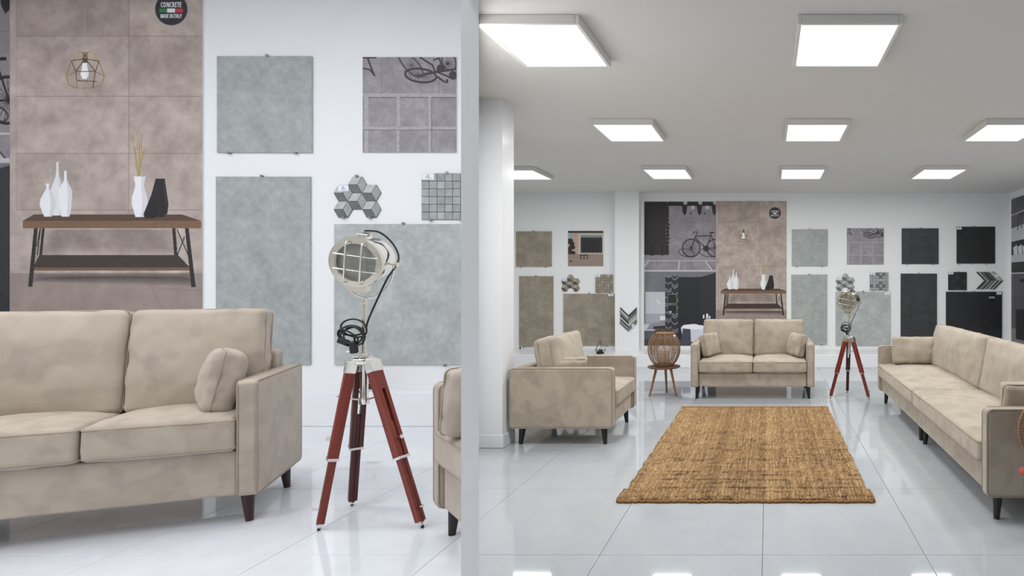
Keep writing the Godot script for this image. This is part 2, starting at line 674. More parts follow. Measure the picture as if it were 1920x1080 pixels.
	# vases
	var wh = rgb(236, 236, 238)
	var ws = rgb(214, 214, 218)
	cv.vase(108, [[303, 2.2], [318, 2.4], [332, 4], [345, 9], [358, 14], [372, 15], [390, 12], [404, 9]], rgb(226, 226, 229), rgb(206, 206, 211))
	cv.vase(90, [[344, 5], [348, 3], [354, 3.2], [362, 8], [374, 14.5], [384, 15.5], [394, 12], [406, 7]], wh, ws)
	cv.vase(123, [[320, 2.2], [336, 2.4], [344, 6], [356, 12], [370, 12.5], [390, 11], [406, 7.5]], wh, ws)
	for k in 11:
		cv.line(Vector2(259 + (k % 5) * 0.9, 334), Vector2(248 + k * 2.3, 250 + (k * 13) % 34), 1.2, rgb(196, 178, 128) if k % 2 else rgb(150, 130, 88))
	cv.vase(262, [[331, 11], [337, 10], [346, 8], [356, 10], [370, 14.5], [382, 15], [396, 11], [407, 8]], wh, ws)
	var blk = rgb(24, 20, 24)
	cv.poly([Vector2(292, 335), Vector2(309, 335), Vector2(316, 384), Vector2(314, 400), Vector2(306, 407), Vector2(284, 407), Vector2(280, 380)], blk)
	cv.poly([Vector2(284, 365), Vector2(294, 380), Vector2(295, 402), Vector2(290, 409), Vector2(273, 409), Vector2(269, 402)], rgb(16, 13, 16))
	cv.line(Vector2(307, 340), Vector2(312, 384), 1.2, rgb(70, 64, 68))
	return print_mat(im)


func bicycle(cv: Cv, x: float, y: float, k: float, col: Color) -> void:
	# front wheel hub at (x, y), k = wheel radius
	var w = k * 0.13
	cv.ring(Vector2(x, y), k, k, w, col)
	cv.spokes(Vector2(x, y), k, k, 22, k * 0.025, col)
	cv.ring(Vector2(x + k * 2.75, y), k, k, w, col)
	cv.spokes(Vector2(x + k * 2.75, y), k, k, 22, k * 0.025, col)
	cv.disc(Vector2(x, y), k * 0.14, col)
	var head = Vector2(x + 0.52 * k, y - 1.35 * k)
	var seat = Vector2(x + 2.3 * k, y - 1.4 * k)
	var crank = Vector2(x + 1.7 * k, y + 0.05 * k)
	cv.line(Vector2(x, y), head, k * 0.1, col)
	cv.line(head, head + Vector2(0.12, -0.35) * k * 0.8, k * 0.09, col)
	cv.line(head, seat, k * 0.1, col)
	cv.line(head + Vector2(-0.05, 0.2) * k, crank, k * 0.11, col)
	cv.line(seat + Vector2(0.05, -0.3) * k, crank, k * 0.1, col)
	cv.line(crank, Vector2(x + k * 2.75, y), k * 0.08, col)
	cv.line(seat, Vector2(x + k * 2.75, y), k * 0.08, col)
	cv.ring(crank, 0.3 * k, 0.3 * k, k * 0.1, col)
	cv.disc(crank, 0.24 * k, col)
	cv.path([head + Vector2(-0.3, -0.25) * k, head + Vector2(-0.28, -0.42) * k, head + Vector2(0.1, -0.5) * k, head + Vector2(0.2, -0.3) * k], k * 0.09, col)
	cv.line(seat + Vector2(-0.25, -0.35) * k, seat + Vector2(0.35, -0.38) * k, k * 0.14, col)


func bike_print() -> StandardMaterial3D:
	# coordinates: pixels of the wide view, x 1208..1342, y 378..510
	var im = clouds(rgb(150, 143, 148), rgb(138, 131, 137), 111, 512, 504, 0.08, 0.06, 0.05)
	var cv = canvas(im, 1208, 378, 1342)
	var ink = rgb(26, 22, 24)
	cv.rect(1208, 378, 1342, 386, rgb(34, 30, 34))
	cv.rect(1208, 378, 1254, 478, rgb(40, 33, 34))
	for k in 40:
		cv.disc(Vector2(1252 + sin(k * 2.3) * 3.0, 380 + k * 2.4), 1.4, rgb(22, 20, 20) if k % 3 else rgb(110, 108, 108))
	for x in [1286, 1318]:
		cv.rect(x, 386, x + 0.7, 478, rgb(120, 112, 118))
	for y in [416, 447]:
		cv.rect(1255, y, 1342, y + 0.7, rgb(120, 112, 118))
	for x in [1284, 1312, 1340]:
		cv.poly([Vector2(x - 6, 382), Vector2(x + 5, 382), Vector2(x + 3, 400), Vector2(x - 1, 404), Vector2(x - 4, 398)], rgb(30, 27, 30))
		cv.disc(Vector2(x + 1, 380), 4, rgb(190, 186, 190))
	for x in [1299, 1326]:
		cv.disc(Vector2(x, 389), 3.4, rgb(206, 202, 206))
		cv.disc(Vector2(x - 4, 400), 2.6, rgb(96, 90, 96))
	for x in [1212, 1233]:
		cv.path([Vector2(x - 9, 479), Vector2(x - 9, 462), Vector2(x - 6, 456), Vector2(x, 453), Vector2(x + 6, 456), Vector2(x + 9, 462), Vector2(x + 9, 479)], 2.4, rgb(17, 14, 15))
	var sh = rgb(74, 66, 72)
	cv.ring(Vector2(1287, 474), 15, 7, 1.6, sh, 0.2)
	cv.ring(Vector2(1326, 474), 15, 7, 1.6, sh, 0.2)
	bicycle(cv, 1296, 465, 16.5, ink)
	cv.rect(1208, 488, 1342, 489.6, rgb(186, 182, 184))
	cv.rect(1208, 506, 1342, 509, rgb(190, 186, 188))
	for e in [[1217, 488, 1208, 500], [1274, 488, 1272, 507], [1322, 488, 1336, 507]]:
		cv.line(Vector2(e[0], e[1]), Vector2(e[2], e[3]), 3.4, rgb(184, 180, 182))
	cv.line(Vector2(1326, 490), Vector2(1339, 506), 1.0, rgb(60, 54, 58))
	return print_mat(im)


func bath_print() -> StandardMaterial3D:
	# coordinates: pixels of the wide view, x 1211..1344, y 510..648
	var im = clouds(rgb(112, 112, 120), rgb(98, 98, 106), 121, 512, 531, 0.10, 0.08, 0.05)
	var cv = canvas(im, 1211, 510, 1344)
	cv.poly([Vector2(1211, 510), Vector2(1344, 510), Vector2(1318, 519), Vector2(1250, 519), Vector2(1250, 546), Vector2(1211, 548)], Color(0.5, 0.5, 0.53, 0.5))
	cv.rect(1213, 547, 1251, 590, rgb(196, 196, 204))
	cv.rect(1213, 588, 1251, 612, rgb(166, 166, 176))
	cv.rect(1211, 608, 1252, 628, rgb(206, 206, 214))
	cv.poly([Vector2(1222, 607), Vector2(1252, 600), Vector2(1252, 618), Vector2(1215, 618)], rgb(140, 140, 152))
	cv.rect(1240, 592, 1252, 600, rgb(224, 224, 230))
	cv.poly([Vector2(1228, 612), Vector2(1252, 610), Vector2(1252, 616), Vector2(1228, 617)], rgb(44, 44, 52))
	cv.rect(1211, 620, 1252, 648, rgb(88, 88, 100))
	cv.line(Vector2(1234, 562), Vector2(1240, 570), 1.5, rgb(236, 236, 240))
	# dark wall
	cv.poly([Vector2(1272, 519), Vector2(1318, 519), Vector2(1344, 511), Vector2(1344, 648), Vector2(1272, 648)], rgb(30, 30, 38))
	cv.poly([Vector2(1316, 519), Vector2(1344, 511), Vector2(1344, 600), Vector2(1316, 600)], rgb(38, 38, 46))
	cv.rect(1211, 636, 1344, 648, rgb(64, 64, 74))
	# herringbone column
	cv.rect(1250, 519, 1274, 628, rgb(52, 52, 60))
	for k in 30:
		var y = 516.0 + k * 4.0
		for q in 2:
			var x = 1250.0 + q * 12.0
			var t = rgb(150, 150, 158) if (k * 5 + q * 3) % 7 < 3 else rgb(30, 30, 38)
			cv.line(Vector2(x, y), Vector2(x + 6, y + 4.5), 1.3, t)
			cv.line(Vector2(x + 6, y + 4.5), Vector2(x + 12, y), 1.3, t)
	for y in [551, 571]:
		cv.rect(1254, y, 1272, y + 18, rgb(128, 128, 124))
		cv.rect(1255, y + 1, 1271, y + 17, rgb(30, 30, 32))
	cv.rect(1257, 583, 1262, 587, rgb(180, 180, 184))
	# tub
	cv.poly([Vector2(1279, 614), Vector2(1284, 609), Vector2(1304, 607), Vector2(1330, 612), Vector2(1328, 630), Vector2(1318, 641), Vector2(1290, 641), Vector2(1282, 632)], rgb(206, 208, 224))
	cv.poly([Vector2(1280, 613), Vector2(1286, 609.5), Vector2(1304, 608), Vector2(1328, 612), Vector2(1318, 617), Vector2(1296, 618)], rgb(236, 237, 246))
	cv.poly([Vector2(1283, 616), Vector2(1297, 617), Vector2(1298, 645), Vector2(1279, 643)], rgb(66, 66, 80))
	cv.rect(1316, 597, 1340, 599, rgb(16, 16, 20))
	cv.rect(1320, 590, 1323, 597, rgb(220, 220, 226))
	cv.rect(1326, 588, 1330, 597, rgb(226, 226, 232))
	cv.rect(1331, 592, 1334, 597, rgb(210, 210, 216))
	cv.line(Vector2(1309, 604), Vector2(1314, 610), 1.2, rgb(10, 10, 12))
	return print_mat(im)


func paving_print() -> StandardMaterial3D:
	# coordinates: zoomed close-up, x 95..960, y 130..1010
	var im = clouds(rgb(156, 151, 156), rgb(143, 138, 144), 131, 512, 521, 0.08, 0.06, 0.06)
	var cv = canvas(im, 95, 130, 960)
	var j = rgb(122, 116, 122)
	cv.rect(95, 190, 420, 195, j)
	for x in [268, 538, 798]:
		cv.rect(x, 190 if x < 500 else 300, x + 5, 465, j)
	var ink = rgb(58, 52, 56)
	cv.ring(Vector2(540, 200), 60, 150, 16, rgb(82, 76, 80), -0.75)
	cv.spokes(Vector2(545, 205), 100, 100, 24, 3, rgb(98, 92, 96))
	cv.ring(Vector2(630, 300), 145, 62, 20, ink, 0.12)
	cv.spokes(Vector2(630, 300), 140, 60, 22, 3.5, ink, 0.12)
	cv.path([Vector2(620, 130), Vector2(740, 205), Vector2(760, 260), Vector2(860, 300), Vector2(900, 320)], 16, ink)
	cv.path([Vector2(745, 160), Vector2(800, 140), Vector2(820, 200), Vector2(780, 260)], 14, ink)
	cv.ring(Vector2(890, 170), 60, 90, 12, ink, -0.4)
	cv.spokes(Vector2(880, 190), 80, 80, 18, 4, ink)
	cv.disc(Vector2(815, 235), 38, ink)
	cv.path([Vector2(660, 290), Vector2(760, 270), Vector2(830, 260), Vector2(960, 240)], 20, ink)
	cv.path([Vector2(780, 310), Vector2(850, 360)], 18, ink)
	cv.rect(860, 335, 884, 372, ink)
	cv.disc(Vector2(930, 300), 40, ink)
	cv.path([Vector2(95, 136), Vector2(215, 136)], 16, ink)
	cv.path([Vector2(140, 136), Vector2(175, 230), Vector2(205, 300)], 16, ink)
	cv.path([Vector2(95, 235), Vector2(160, 245), Vector2(200, 295)], 14, ink)
	var rng := RandomNumberGenerator.new()
	rng.seed = 5
	var pale = rgb(172, 167, 172)
	for e in [[95, 466, 960, 498], [95, 772, 960, 800], [110, 498, 148, 1010], [410, 498, 440, 1010], [702, 498, 730, 1010]]:
		cv.rect(e[0], e[1], e[2], e[3], pale)
		for k in int((e[2] - e[0]) * (e[3] - e[1]) / 60.0):
			var p = Vector2(rng.randf_range(e[0], e[2]), rng.randf_range(e[1], e[3]))
			var t = rng.randf_range(0.46, 0.8)
			cv.rect(p.x, p.y, p.x + 6, p.y + 4, Color(t, t * 0.98, t))
	for e in [[148, 500, 408, 506], [442, 500, 700, 506], [732, 500, 960, 506], [95, 800, 960, 805], [728, 500, 733, 1010], [436, 810, 440, 1010]]:
		cv.rect(e[0], e[1], e[2], e[3], rgb(84, 78, 82))
	return print_mat(im)


func patio_print() -> StandardMaterial3D:
	# coordinates: zoomed wide view, x 406..628, y 272..492
	var im = clouds(rgb(176, 160, 146), rgb(164, 148, 136), 141, 256, 254, 0.06, 0.05, 0.04)
	var cv = canvas(im, 406, 272, 628)
	cv.rect(406, 272, 424, 340, rgb(150, 178, 196))
	cv.rect(406, 272, 628, 284, rgb(40, 32, 32))
	cv.poly([Vector2(424, 284), Vector2(470, 290), Vector2(470, 420), Vector2(440, 420)], rgb(190, 160, 142))
	cv.rect(470, 288, 628, 418, rgb(196, 190, 178))
	cv.rect(486, 300, 622, 408, rgb(28, 26, 32))
	cv.rect(486, 298, 622, 314, rgb(150, 150, 150))
	for k in 8:
		cv.rect(490 + k * 17, 300, 493 + k * 17, 416, rgb(60, 56, 58))
	cv.rect(500, 330, 600, 400, rgb(22, 20, 26))
	for k in 18:
		cv.disc(Vector2(422 + cos(k * 1.9) * 22 * (0.4 + (k % 4) * 0.2), 372 + sin(k * 2.7) * 40), 13, rgb(30, 30, 24) if k % 3 else rgb(52, 54, 38))
	cv.rect(428, 400, 434, 425, rgb(40, 34, 30))
	cv.rect(406, 418, 628, 492, rgb(150, 132, 120))
	cv.rect(480, 420, 532, 426, rgb(52, 44, 42))
	for x in [484, 505, 526]:
		cv.line(Vector2(x, 424), Vector2(x + 6, 448), 4, rgb(56, 46, 44))
		cv.line(Vector2(x + 6, 424), Vector2(x - 2, 448), 4, rgb(56, 46, 44))
	cv.disc(Vector2(424, 462), 12, rgb(84, 70, 64), 0.4)
	return print_mat(im)


func mural_print(which: int) -> StandardMaterial3D:
	var im = clouds(rgb(96, 94, 96), rgb(82, 80, 83), 151 + which * 7, 256, 256, 0.12, 0.1, 0.06)
	var cv = canvas(im, 0, 0, 100)
	if which == 0:
		cv.rect(0, 56, 100, 100, rgb(30, 28, 30))
		cv.poly([Vector2(0, 40), Vector2(100, 30), Vector2(100, 54), Vector2(0, 58)], rgb(196, 196, 198))
		cv.line(Vector2(0, 22), Vector2(100, 14), 1.4, rgb(200, 200, 200))
		for x in [14, 46, 78]:
			cv.path([Vector2(x, 44), Vector2(x + 4, 24), Vector2(x + 14, 23), Vector2(x + 20, 42)], 1.8, rgb(22, 20, 22))
			cv.path([Vector2(x + 8, 42), Vector2(x + 9, 24)], 1.6, rgb(22, 20, 22))
		cv.rect(30, 56, 60, 74, rgb(20, 18, 20))
		for x in [4, 14, 24]:
			cv.poly([Vector2(x, 66), Vector2(x + 9, 63), Vector2(x + 10, 76), Vector2(x + 2, 78)], rgb(206, 206, 208))
		cv.rect(0, 76, 36, 86, rgb(186, 186, 190))
	else:
		cv.rect(0, 0, 100, 80, rgb(84, 83, 86))
		for k in 12:
			cv.rect(k * 8.6, 0, k * 8.6 + 0.8, 80, rgb(66, 65, 68))
		cv.rect(0, 78, 100, 100, rgb(128, 127, 130))
		cv.rect(20, 8, 34, 12, rgb(14, 13, 14))
		cv.rect(10, 50, 60, 92, rgb(40, 38, 40))
	return print_mat(im)


# ---------------------------------------------------------------- couch family
func couch(called: String, label: String, category: String, at: Vector3, turn: float, d: Dictionary) -> Node3D:
	var t = thing(called, label, category, at, turn, d.get("group", ""))
	var W: float = d.W
	var D: float = d.D
	var aw: float = d.arm_w
	var left: bool = d.get("left", true)
	var right: bool = d.get("right", true)
	var x0 = -W / 2 + (aw if left else 0.0)
	var x1 = W / 2 - (aw if right else 0.0)
	var n: int = d.n
	var vm: Material = M.velvet
	var sz = Vector3(x1 - x0 - 0.004, d.seat_bottom - d.leg - 0.004, D - 0.03)
	part(t, "base", box_mesh(sz, 0.015, 2), vm, Vector3((x0 + x1) / 2, (d.leg + d.seat_bottom) / 2, -0.012))
	var bh: float = d.arm_h + (d.back_top - d.arm_h) * d.get("frame_rise", 0.3)
	part(t, "back_frame", box_mesh(Vector3(x1 - x0 - 0.004, bh - d.seat_bottom, 0.13), 0.03, 3), vm, Vector3((x0 + x1) / 2, (bh + d.seat_bottom) / 2, -D / 2 + 0.07))
	for s in [-1.0, 1.0]:
		if (s < 0 and not left) or (s > 0 and not right):
			continue
		var ax: float = s * (W / 2 - aw / 2)
		var a = part(t, "arm", box_mesh(Vector3(aw, d.arm_h - d.leg, D), 0.022, 3), vm, Vector3(ax, (d.arm_h + d.leg) / 2, 0))
		for q in [-1.0, 1.0]:
			var pb := B.new()
			pb.tube(round_rect(D / 2 - 0.003, (d.arm_h - d.leg) / 2 - 0.003, 0.035, q * (aw / 2 - 0.006)), 0.0055, 6, true)
			part(a, "piping", pb.mesh(), M.piping)
	var cw = (x1 - x0) / n
	var sd: float = D - 0.13 + 0.012
	var sh: float = d.seat_top - d.seat_bottom
	for k in n:
		var cx = x0 + cw * (k + 0.5)
		var c = part(t, "seat_cushion", cushion_mesh(Vector3(cw - 0.006, sh, sd), 0.03, Vector3(0, d.get("crown", 0.03), 0.003), 7 + k * 3 + int(W * 100), 0.003), vm, Vector3(cx, d.seat_bottom + sh / 2 + 0.002, D / 2 + 0.02 - sd / 2))
		for q in [1.0, -1.0]:
			var pb := B.new()
			var ring := []
			for p in round_rect(cw / 2 - 0.006, sd / 2 - 0.003, 0.03, 0.0):
				ring.append(Vector3(p.z, q * (sh / 2 - 0.018), p.y))
			pb.tube(ring, 0.0065, 6, true)
			part(c, "piping", pb.mesh(), M.piping)
		var lean = deg_to_rad(d.get("lean", 11.0))
		var ch: float = (d.back_top - d.seat_top) / cos(lean) + 0.02
		var bt: float = d.get("back_t", 0.19)
		var bb = Basis(Vector3.RIGHT, -lean)
		var bpos = Vector3(cx, (d.back_top + d.seat_top) / 2, -D / 2 + 0.14 + bt / 2 + 0.06)
		var bc = part(t, "back_cushion", cushion_mesh(Vector3(cw - 0.012, ch, bt), 0.035, Vector3(0.0, 0.004, 0.05), 31 + k * 5 + int(W * 100), 0.005), vm, bpos, bb)
		for q in [0.55, -0.55]:
			var pb := B.new()
			var ring = []
			for p in round_rect(cw / 2 - 0.0055, ch / 2 + 0.001, 0.036, 0.0):
				ring.append(Vector3(p.z, p.y, q * bt / 2))
			pb.tube(ring, 0.0055, 6, true)
			part(bc, "piping", pb.mesh(), M.piping)
	for sx in [-1.0, 1.0]:
		for s2 in [-1.0, 1.0]:
			var lb := B.new()
			var top = Vector3(sx * (W / 2 - 0.075), d.leg + 0.005, s2 * (D / 2 - 0.09))
			var foot = top + Vector3(sx * 0.012, -d.leg - 0.005, s2 * 0.012)
			lb.tube([top, foot], 0.03 * d.get("k", 1.0), 14, false, 0.55)
			part(t, "leg", lb.mesh(), d.get("leg_mat", M.leg_black))
	return t


# closed loop in the YZ plane at x, half sizes hz, hy
func round_rect(hz: float, hy: float, r: float, x: float) -> Array:
	var l = []
	for q in 4:
		var cz: float = (hz - r) * [1, -1, -1, 1][q]
		var cy: float = (hy - r) * [1, 1, -1, -1][q]
		for k in 6:
			var a = PI / 2 * (q + k / 5.0)
			l.append(Vector3(x, cy + sin(a) * r, cz + cos(a) * r))
	return l


func pillow(label: String, at: Vector3, size: Vector3, basis_: Basis, seed_: int) -> Node3D:
	var t = thing("throw_pillow", label, "pillow", at)
	t.transform.basis = basis_
	part(t, "cover", cushion_mesh(size, minf(size.x, minf(size.y, size.z)) * 0.24, Vector3(0.0, 0.0, size.z * 0.3), seed_, 0.006, 12), M.velvet)
	var pb := B.new()
	var ring = []
	for p in round_rect(size.x / 2, size.y / 2, 0.03, 0.0):
		ring.append(Vector3(p.z, p.y, size.z * 0.24))
	pb.tube(ring, 0.0055, 6, true)
	part(t, "piping", pb.mesh(), M.piping)
	return t


# ---------------------------------------------------------------- searchlight floor lamp
func tripod_lamp(label: String, at: Vector3, turn: float, look := -27.0, size := 1.0, feet := [Vector3(-0.225, 0, 0.13), Vector3(0.235, 0, 0.13), Vector3(-0.02, 0, -0.27)]) -> Node3D:
	var t = thing("tripod_lamp", label, "floor lamp", at, turn, "tripod searchlight lamps")
	var hub := 0.72
	for k in 3:
		var f: Vector3 = feet[k]
		var dir0 = Vector3(f.x, 0, f.z).normalized()
		var top = Vector3(0, hub - 0.03, 0) + dir0 * 0.05
		var down: Vector3 = f - top
		var ax = down.normalized()
		var side = ax.cross(dir0).normalized()
		var out = side.cross(ax).normalized()
		var bas = Basis(side, -ax, out)
		if bas.determinant() < 0:
			bas = Basis(-side, -ax, out)
		var wm: Material = M.red_wood if k < 2 else M.dark_wood
		var ul = down.length() * 0.57
		var ll = down.length() * 0.62
		# upper leg: two rails joined at the top with a slot between
		var ub := B.new()
		for s in [-1.0, 1.0]:
			ub.rbox(Vector3(s * 0.0165, -ul / 2, 0), Vector3(0.019, ul, 0.038), 0.003, 1)
		ub.rbox(Vector3(0, -0.06, 0), Vector3(0.016, 0.1, 0.038), 0.002, 1)
		var up = part(t, "leg", ub.mesh(), wm, top, bas)
		var lb := B.new()
		lb.rbox(Vector3(0, -(down.length() - ll / 2) + 0.025, -0.001), Vector3(0.0135, ll, 0.028), 0.002, 1)
		var l0 = ul - 0.004
		var l1 = down.length() - 0.03
		lb.rbox(Vector3(0, -(l0 + l1) / 2, -0.001), Vector3(0.036, l1 - l0, 0.028), 0.003, 1)
		part(up, "extension", lb.mesh(), wm)
		var kb := B.new()
		kb.rbox(Vector3(0, 0.0, 0), Vector3(0.056, 0.055, 0.043), 0.004, 1)
		kb.rbox(Vector3(0, 0.034, -0.02), Vector3(0.024, 0.03, 0.05), 0.004, 1)
		part(up, "bracket", kb.mesh(), M.chrome)
		part(up, "ferrule", box_mesh(Vector3(0.057, 0.013, 0.043), 0.003, 1), M.chrome, Vector3(0, -ul, 0))
		for e in [[-ul + 0.085, 0.009], [-down.length() + 0.09, 0.007]]:
			var nb := B.new()
			nb.tube([Vector3(0.0, e[0], 0.0), Vector3(0.0, e[0], 0.032)], 0.004, 8)
			nb.tube([Vector3(0.0, e[0], 0.024), Vector3(0.0, e[0], 0.036)], e[1], 12)
			part(up, "knob", nb.mesh(), M.chrome)
		var fb := B.new()
		fb.tube([Vector3(0, -down.length() + 0.035, 0), Vector3(0, -down.length() + 0.012, 0)], 0.0115, 10, false, 0.8)
		part(up, "ferrule", fb.mesh(), M.chrome)
		var tb := B.new()
		tb.tube([Vector3(0, -down.length() + 0.02, 0), Vector3(0, -down.length(), 0)], 0.0095, 10, false, 0.55)
		part(up, "rubber_tip", tb.mesh(), M.cable)
	# hub and pole
	var hb := B.new()
	hb.lathe([Vector2(0, hub + 0.01), Vector2(0.045, hub + 0.01), Vector2(0.05, hub), Vector2(0.05, hub - 0.018), Vector2(0.03, hub - 0.026), Vector2(0.016, hub - 0.03), Vector2(0.016, hub - 0.17), Vector2(0.02, hub - 0.172), Vector2(0.02, hub - 0.2), Vector2(0.0, hub - 0.2)], 20)
	part(t, "hub", hb.mesh(), M.chrome)
	var bb := B.new()
	for k in 3:
		var f: Vector3 = feet[k]
		var d0 = Vector3(f.x, 0, f.z).normalized()
		bb.tube([Vector3(0, hub - 0.185, 0), Vector3(0, hub - 0.155, 0) + d0 * 0.1], 0.004, 6)
	part(t, "brace", bb.mesh(), M.nickel)
	var pb := B.new()
	pb.tube([Vector3(0, hub, 0), Vector3(0, 0.985, 0)], 0.0088, 14)
	part(t, "pole", pb.mesh(), M.nickel)
	for e in [[0.945, 0.99, 0.013], [hub + 0.005, hub + 0.03, 0.014]]:
		var cb := B.new()
		cb.tube([Vector3(0, e[0], 0), Vector3(0, e[1], 0)], e[2], 14)
		var co = part(t, "collar", cb.mesh(), M.nickel)
		var sb := B.new()
		sb.tube([Vector3(0.002, (e[0] + e[1]) / 2, 0), Vector3(0.002, (e[0] + e[1]) / 2, 0.028)], e[2] * 0.8, 14)
		part(co, "thumbscrew", sb.mesh(), M.nickel)
	# lamp head: drum along local z, turned to the viewer's left and a little down
	var hc = Vector3(0.004, 1.158, 0)
	var hbasis = Basis(Vector3.UP, deg_to_rad(look)) * Basis(Vector3.RIGHT, deg_to_rad(9)) * Basis(Vector3.BACK, deg_to_rad(-8))
	var rr = 0.118 * size
	var head = part(t, "lamp_head", drum([[0.0, -0.1], [0.06, -0.1], [0.085, -0.09], [rr * 0.86, -0.07], [rr * 0.94, -0.062], [rr * 0.94, -0.015], [rr * 0.99, -0.012], [rr * 0.99, 0.03], [rr * 0.99, 0.05], [rr * 1.07, 0.052], [rr * 1.07, 0.07], [rr * 1.04, 0.076], [rr * 0.80, 0.078], [rr * 0.78, 0.074], [rr * 0.78, 0.058]]), M.chrome, hc, hbasis)
	part(head, "rim", drum([[rr * 1.075, 0.06], [rr * 1.075, 0.071], [rr * 1.05, 0.0785], [rr * 0.81, 0.0795], [rr * 0.80, 0.076]]), M.nickel)
	part(head, "lens", drum([[0.0, 0.066], [rr * 0.3, 0.0655], [rr * 0.6, 0.062], [rr * 0.79, 0.058]]), M.lens)
	for k in 4:
		var gb := B.new()
		var off: float = [-0.032, 0.032][k % 2]
		var reach = sqrt(rr * rr * 0.84 - off * off)
		var path = []
		for e in [[-reach, 0.076], [-reach + 0.002, 0.09], [-reach + 0.012, 0.095], [0.0, 0.097], [reach - 0.012, 0.095], [reach - 0.002, 0.09], [reach, 0.076]]:
			path.append(Vector3(e[0], off, e[1]) if k < 2 else Vector3(off, e[0], e[1] + 0.006))
		gb.tube(path, 0.0033, 8)
		part(head, "grille_bar", gb.mesh(), M.chrome)
	part(head, "vent_cap", box_mesh(Vector3(0.044, 0.03, 0.05), 0.004, 1), M.chrome, Vector3(0, rr + 0.006, 0.02))
	part(head, "junction_box", box_mesh(Vector3(0.07, 0.032, 0.06), 0.003, 1), M.nickel, Vector3(0, -rr - 0.014, 0.035))
	for s in [-1.0, 1.0]:
		var nb := B.new()
		nb.tube([Vector3(s * rr * 0.9, 0, 0), Vector3(s * (rr + 0.03), 0, 0)], 0.005, 8)
		nb.tube([Vector3(s * (rr + 0.022), 0, 0), Vector3(s * (rr + 0.034), 0, 0)], 0.011, 12)
		part(head, "knob", nb.mesh(), M.nickel)
	# yoke
	var yb := B.new()
	var yp = []
	for k in 25:
		var a = PI + PI * k / 24.0
		yp.append(hc + hbasis * Vector3(cos(a) * (rr + 0.016), 0, 0) + Vector3(0, sin(a) * (hc.y - 0.99), 0))
	yb.tube(yp, 0.0055, 8)
	part(t, "yoke", yb.mesh(), M.chrome)
	# cord
	var wb := B.new()
	var rng := RandomNumberGenerator.new()
	rng.seed = 8
	var ctrl = [Vector3(0.0, 1.29, 0.0), Vector3(0.05, 1.285, -0.03), Vector3(0.1, 1.23, -0.05), Vector3(0.128, 1.16, -0.04), Vector3(0.11, 1.08, 0.01), Vector3(0.07, 0.99, 0.015), Vector3(0.03, 0.9, 0.015), Vector3(0.015, 0.86, 0.01)]
	wb.tube(spline(ctrl), 0.0042, 7)
	for k in 6:
		var ring = []
		var ce = Vector3(-0.045 + rng.randf_range(-0.015, 0.02), 0.845 + rng.randf_range(-0.025, 0.02), 0.012 + k * 0.004)
		var rx = rng.randf_range(0.045, 0.065)
		var ry = rng.randf_range(0.018, 0.04)
		var tl = rng.randf_range(-0.7, 0.5)
		for q in 24:
			var a = TAU * q / 24
			var p = Vector2(cos(a) * rx, sin(a) * ry).rotated(tl)
			ring.append(ce + Vector3(p.x, p.y, sin(a * 2 + k) * 0.006))
		wb.tube(ring, 0.004, 6, true)
	wb.tube(spline([Vector3(-0.03, 0.83, 0.02), Vector3(-0.026, 0.79, 0.025), Vector3(-0.03, 0.75, 0.02)]), 0.0045, 6)
	part(t, "power_cord", wb.mesh(), M.cable)
	var plb := B.new()
	plb.rbox(Vector3.ZERO, Vector3(0.03, 0.055, 0.026), 0.008, 2)
	part(t, "plug", plb.mesh(), M.cable, Vector3(-0.028, 0.775, 0.028), Basis(Vector3.BACK, 0.1))
	part(t, "plug", box_mesh(Vector3(0.05, 0.026, 0.02), 0.006, 2), M.cable, Vector3(-0.075, 0.80, 0.025), Basis(Vector3.BACK, -0.35))
	part(t, "cord_tag", box_mesh(Vector3(0.02, 0.008, 0.003)), M.label_white, Vector3(-0.05, 0.757, 0.03), Basis(Vector3.BACK, 0.15))
	return t


func drum(pr: Array) -> ArrayMesh:
	# lathe about local z with crisp steps
	var b := B.new()
	b.xf = Transform3D(Basis(Vector3.RIGHT, PI / 2), Vector3.ZERO)
	for k in pr.size() - 1:
		b.lathe([Vector2(pr[k][0], pr[k][1]), Vector2(pr[k + 1][0], pr[k + 1][1])], 40)
	return b.mesh()


func spline(ctrl: Array, per := 8) -> Array:
	var out = []
	for k in ctrl.size() - 1:
		var p0: Vector3 = ctrl[maxi(k - 1, 0)]
		var p1: Vector3 = ctrl[k]
		var p2: Vector3 = ctrl[k + 1]
		var p3: Vector3 = ctrl[mini(k + 2, ctrl.size() - 1)]
		for q in per:
			out.append(p1.cubic_interpolate(p2, p0, p3, float(q) / per))
	out.append(ctrl[-1])
	return out


# ---------------------------------------------------------------- wall samples
# a flat sample on a wall, given by its frame rectangle and the wall's depth
func slab(called: String, label: String, category: String, r: Array, zw: float, m: Material, thick: float, group: String, clips := [[0.5, 1], [0.14, 0], [0.84, 0]]) -> Node3D:
	var zf = zw - thick
	var a = P(r[0], r[1], zf)
	var b = P(r[2], r[3], zf)
	var size = Vector3(b.x - a.x, a.y - b.y, thick - 0.003)
	var ce = (a + b) / 2
	ce.z = -zf - thick / 2 - 0.001
	var t = thing(called, label, category, ce, 0.0, group)
	part(t, "slab", box_mesh(size, 0.002, 1), m)
	var k = zw / ZW * 0.9 if zw > 8 else 0.95
	for c in clips:
		clip(t, Vector3((c[0] - 0.5) * size.x, (1 if c[1] else -1) * (size.y / 2 + 0.006 * k), 0), size.z, k)
	return t


func clip(t: Node3D, at: Vector3, thick: float, k := 1.0) -> void:
	var b := B.new()
	b.tube([at + Vector3(0, 0, -thick / 2), at + Vector3(0, 0, thick / 2 + 0.006)], 0.008 * k, 10)
	b.tube([at + Vector3(0, 0, thick / 2 + 0.003), at + Vector3(0, 0, thick / 2 + 0.014)], 0.0145 * k, 14)
	part(t, "clip", b.mesh(), M.steel)


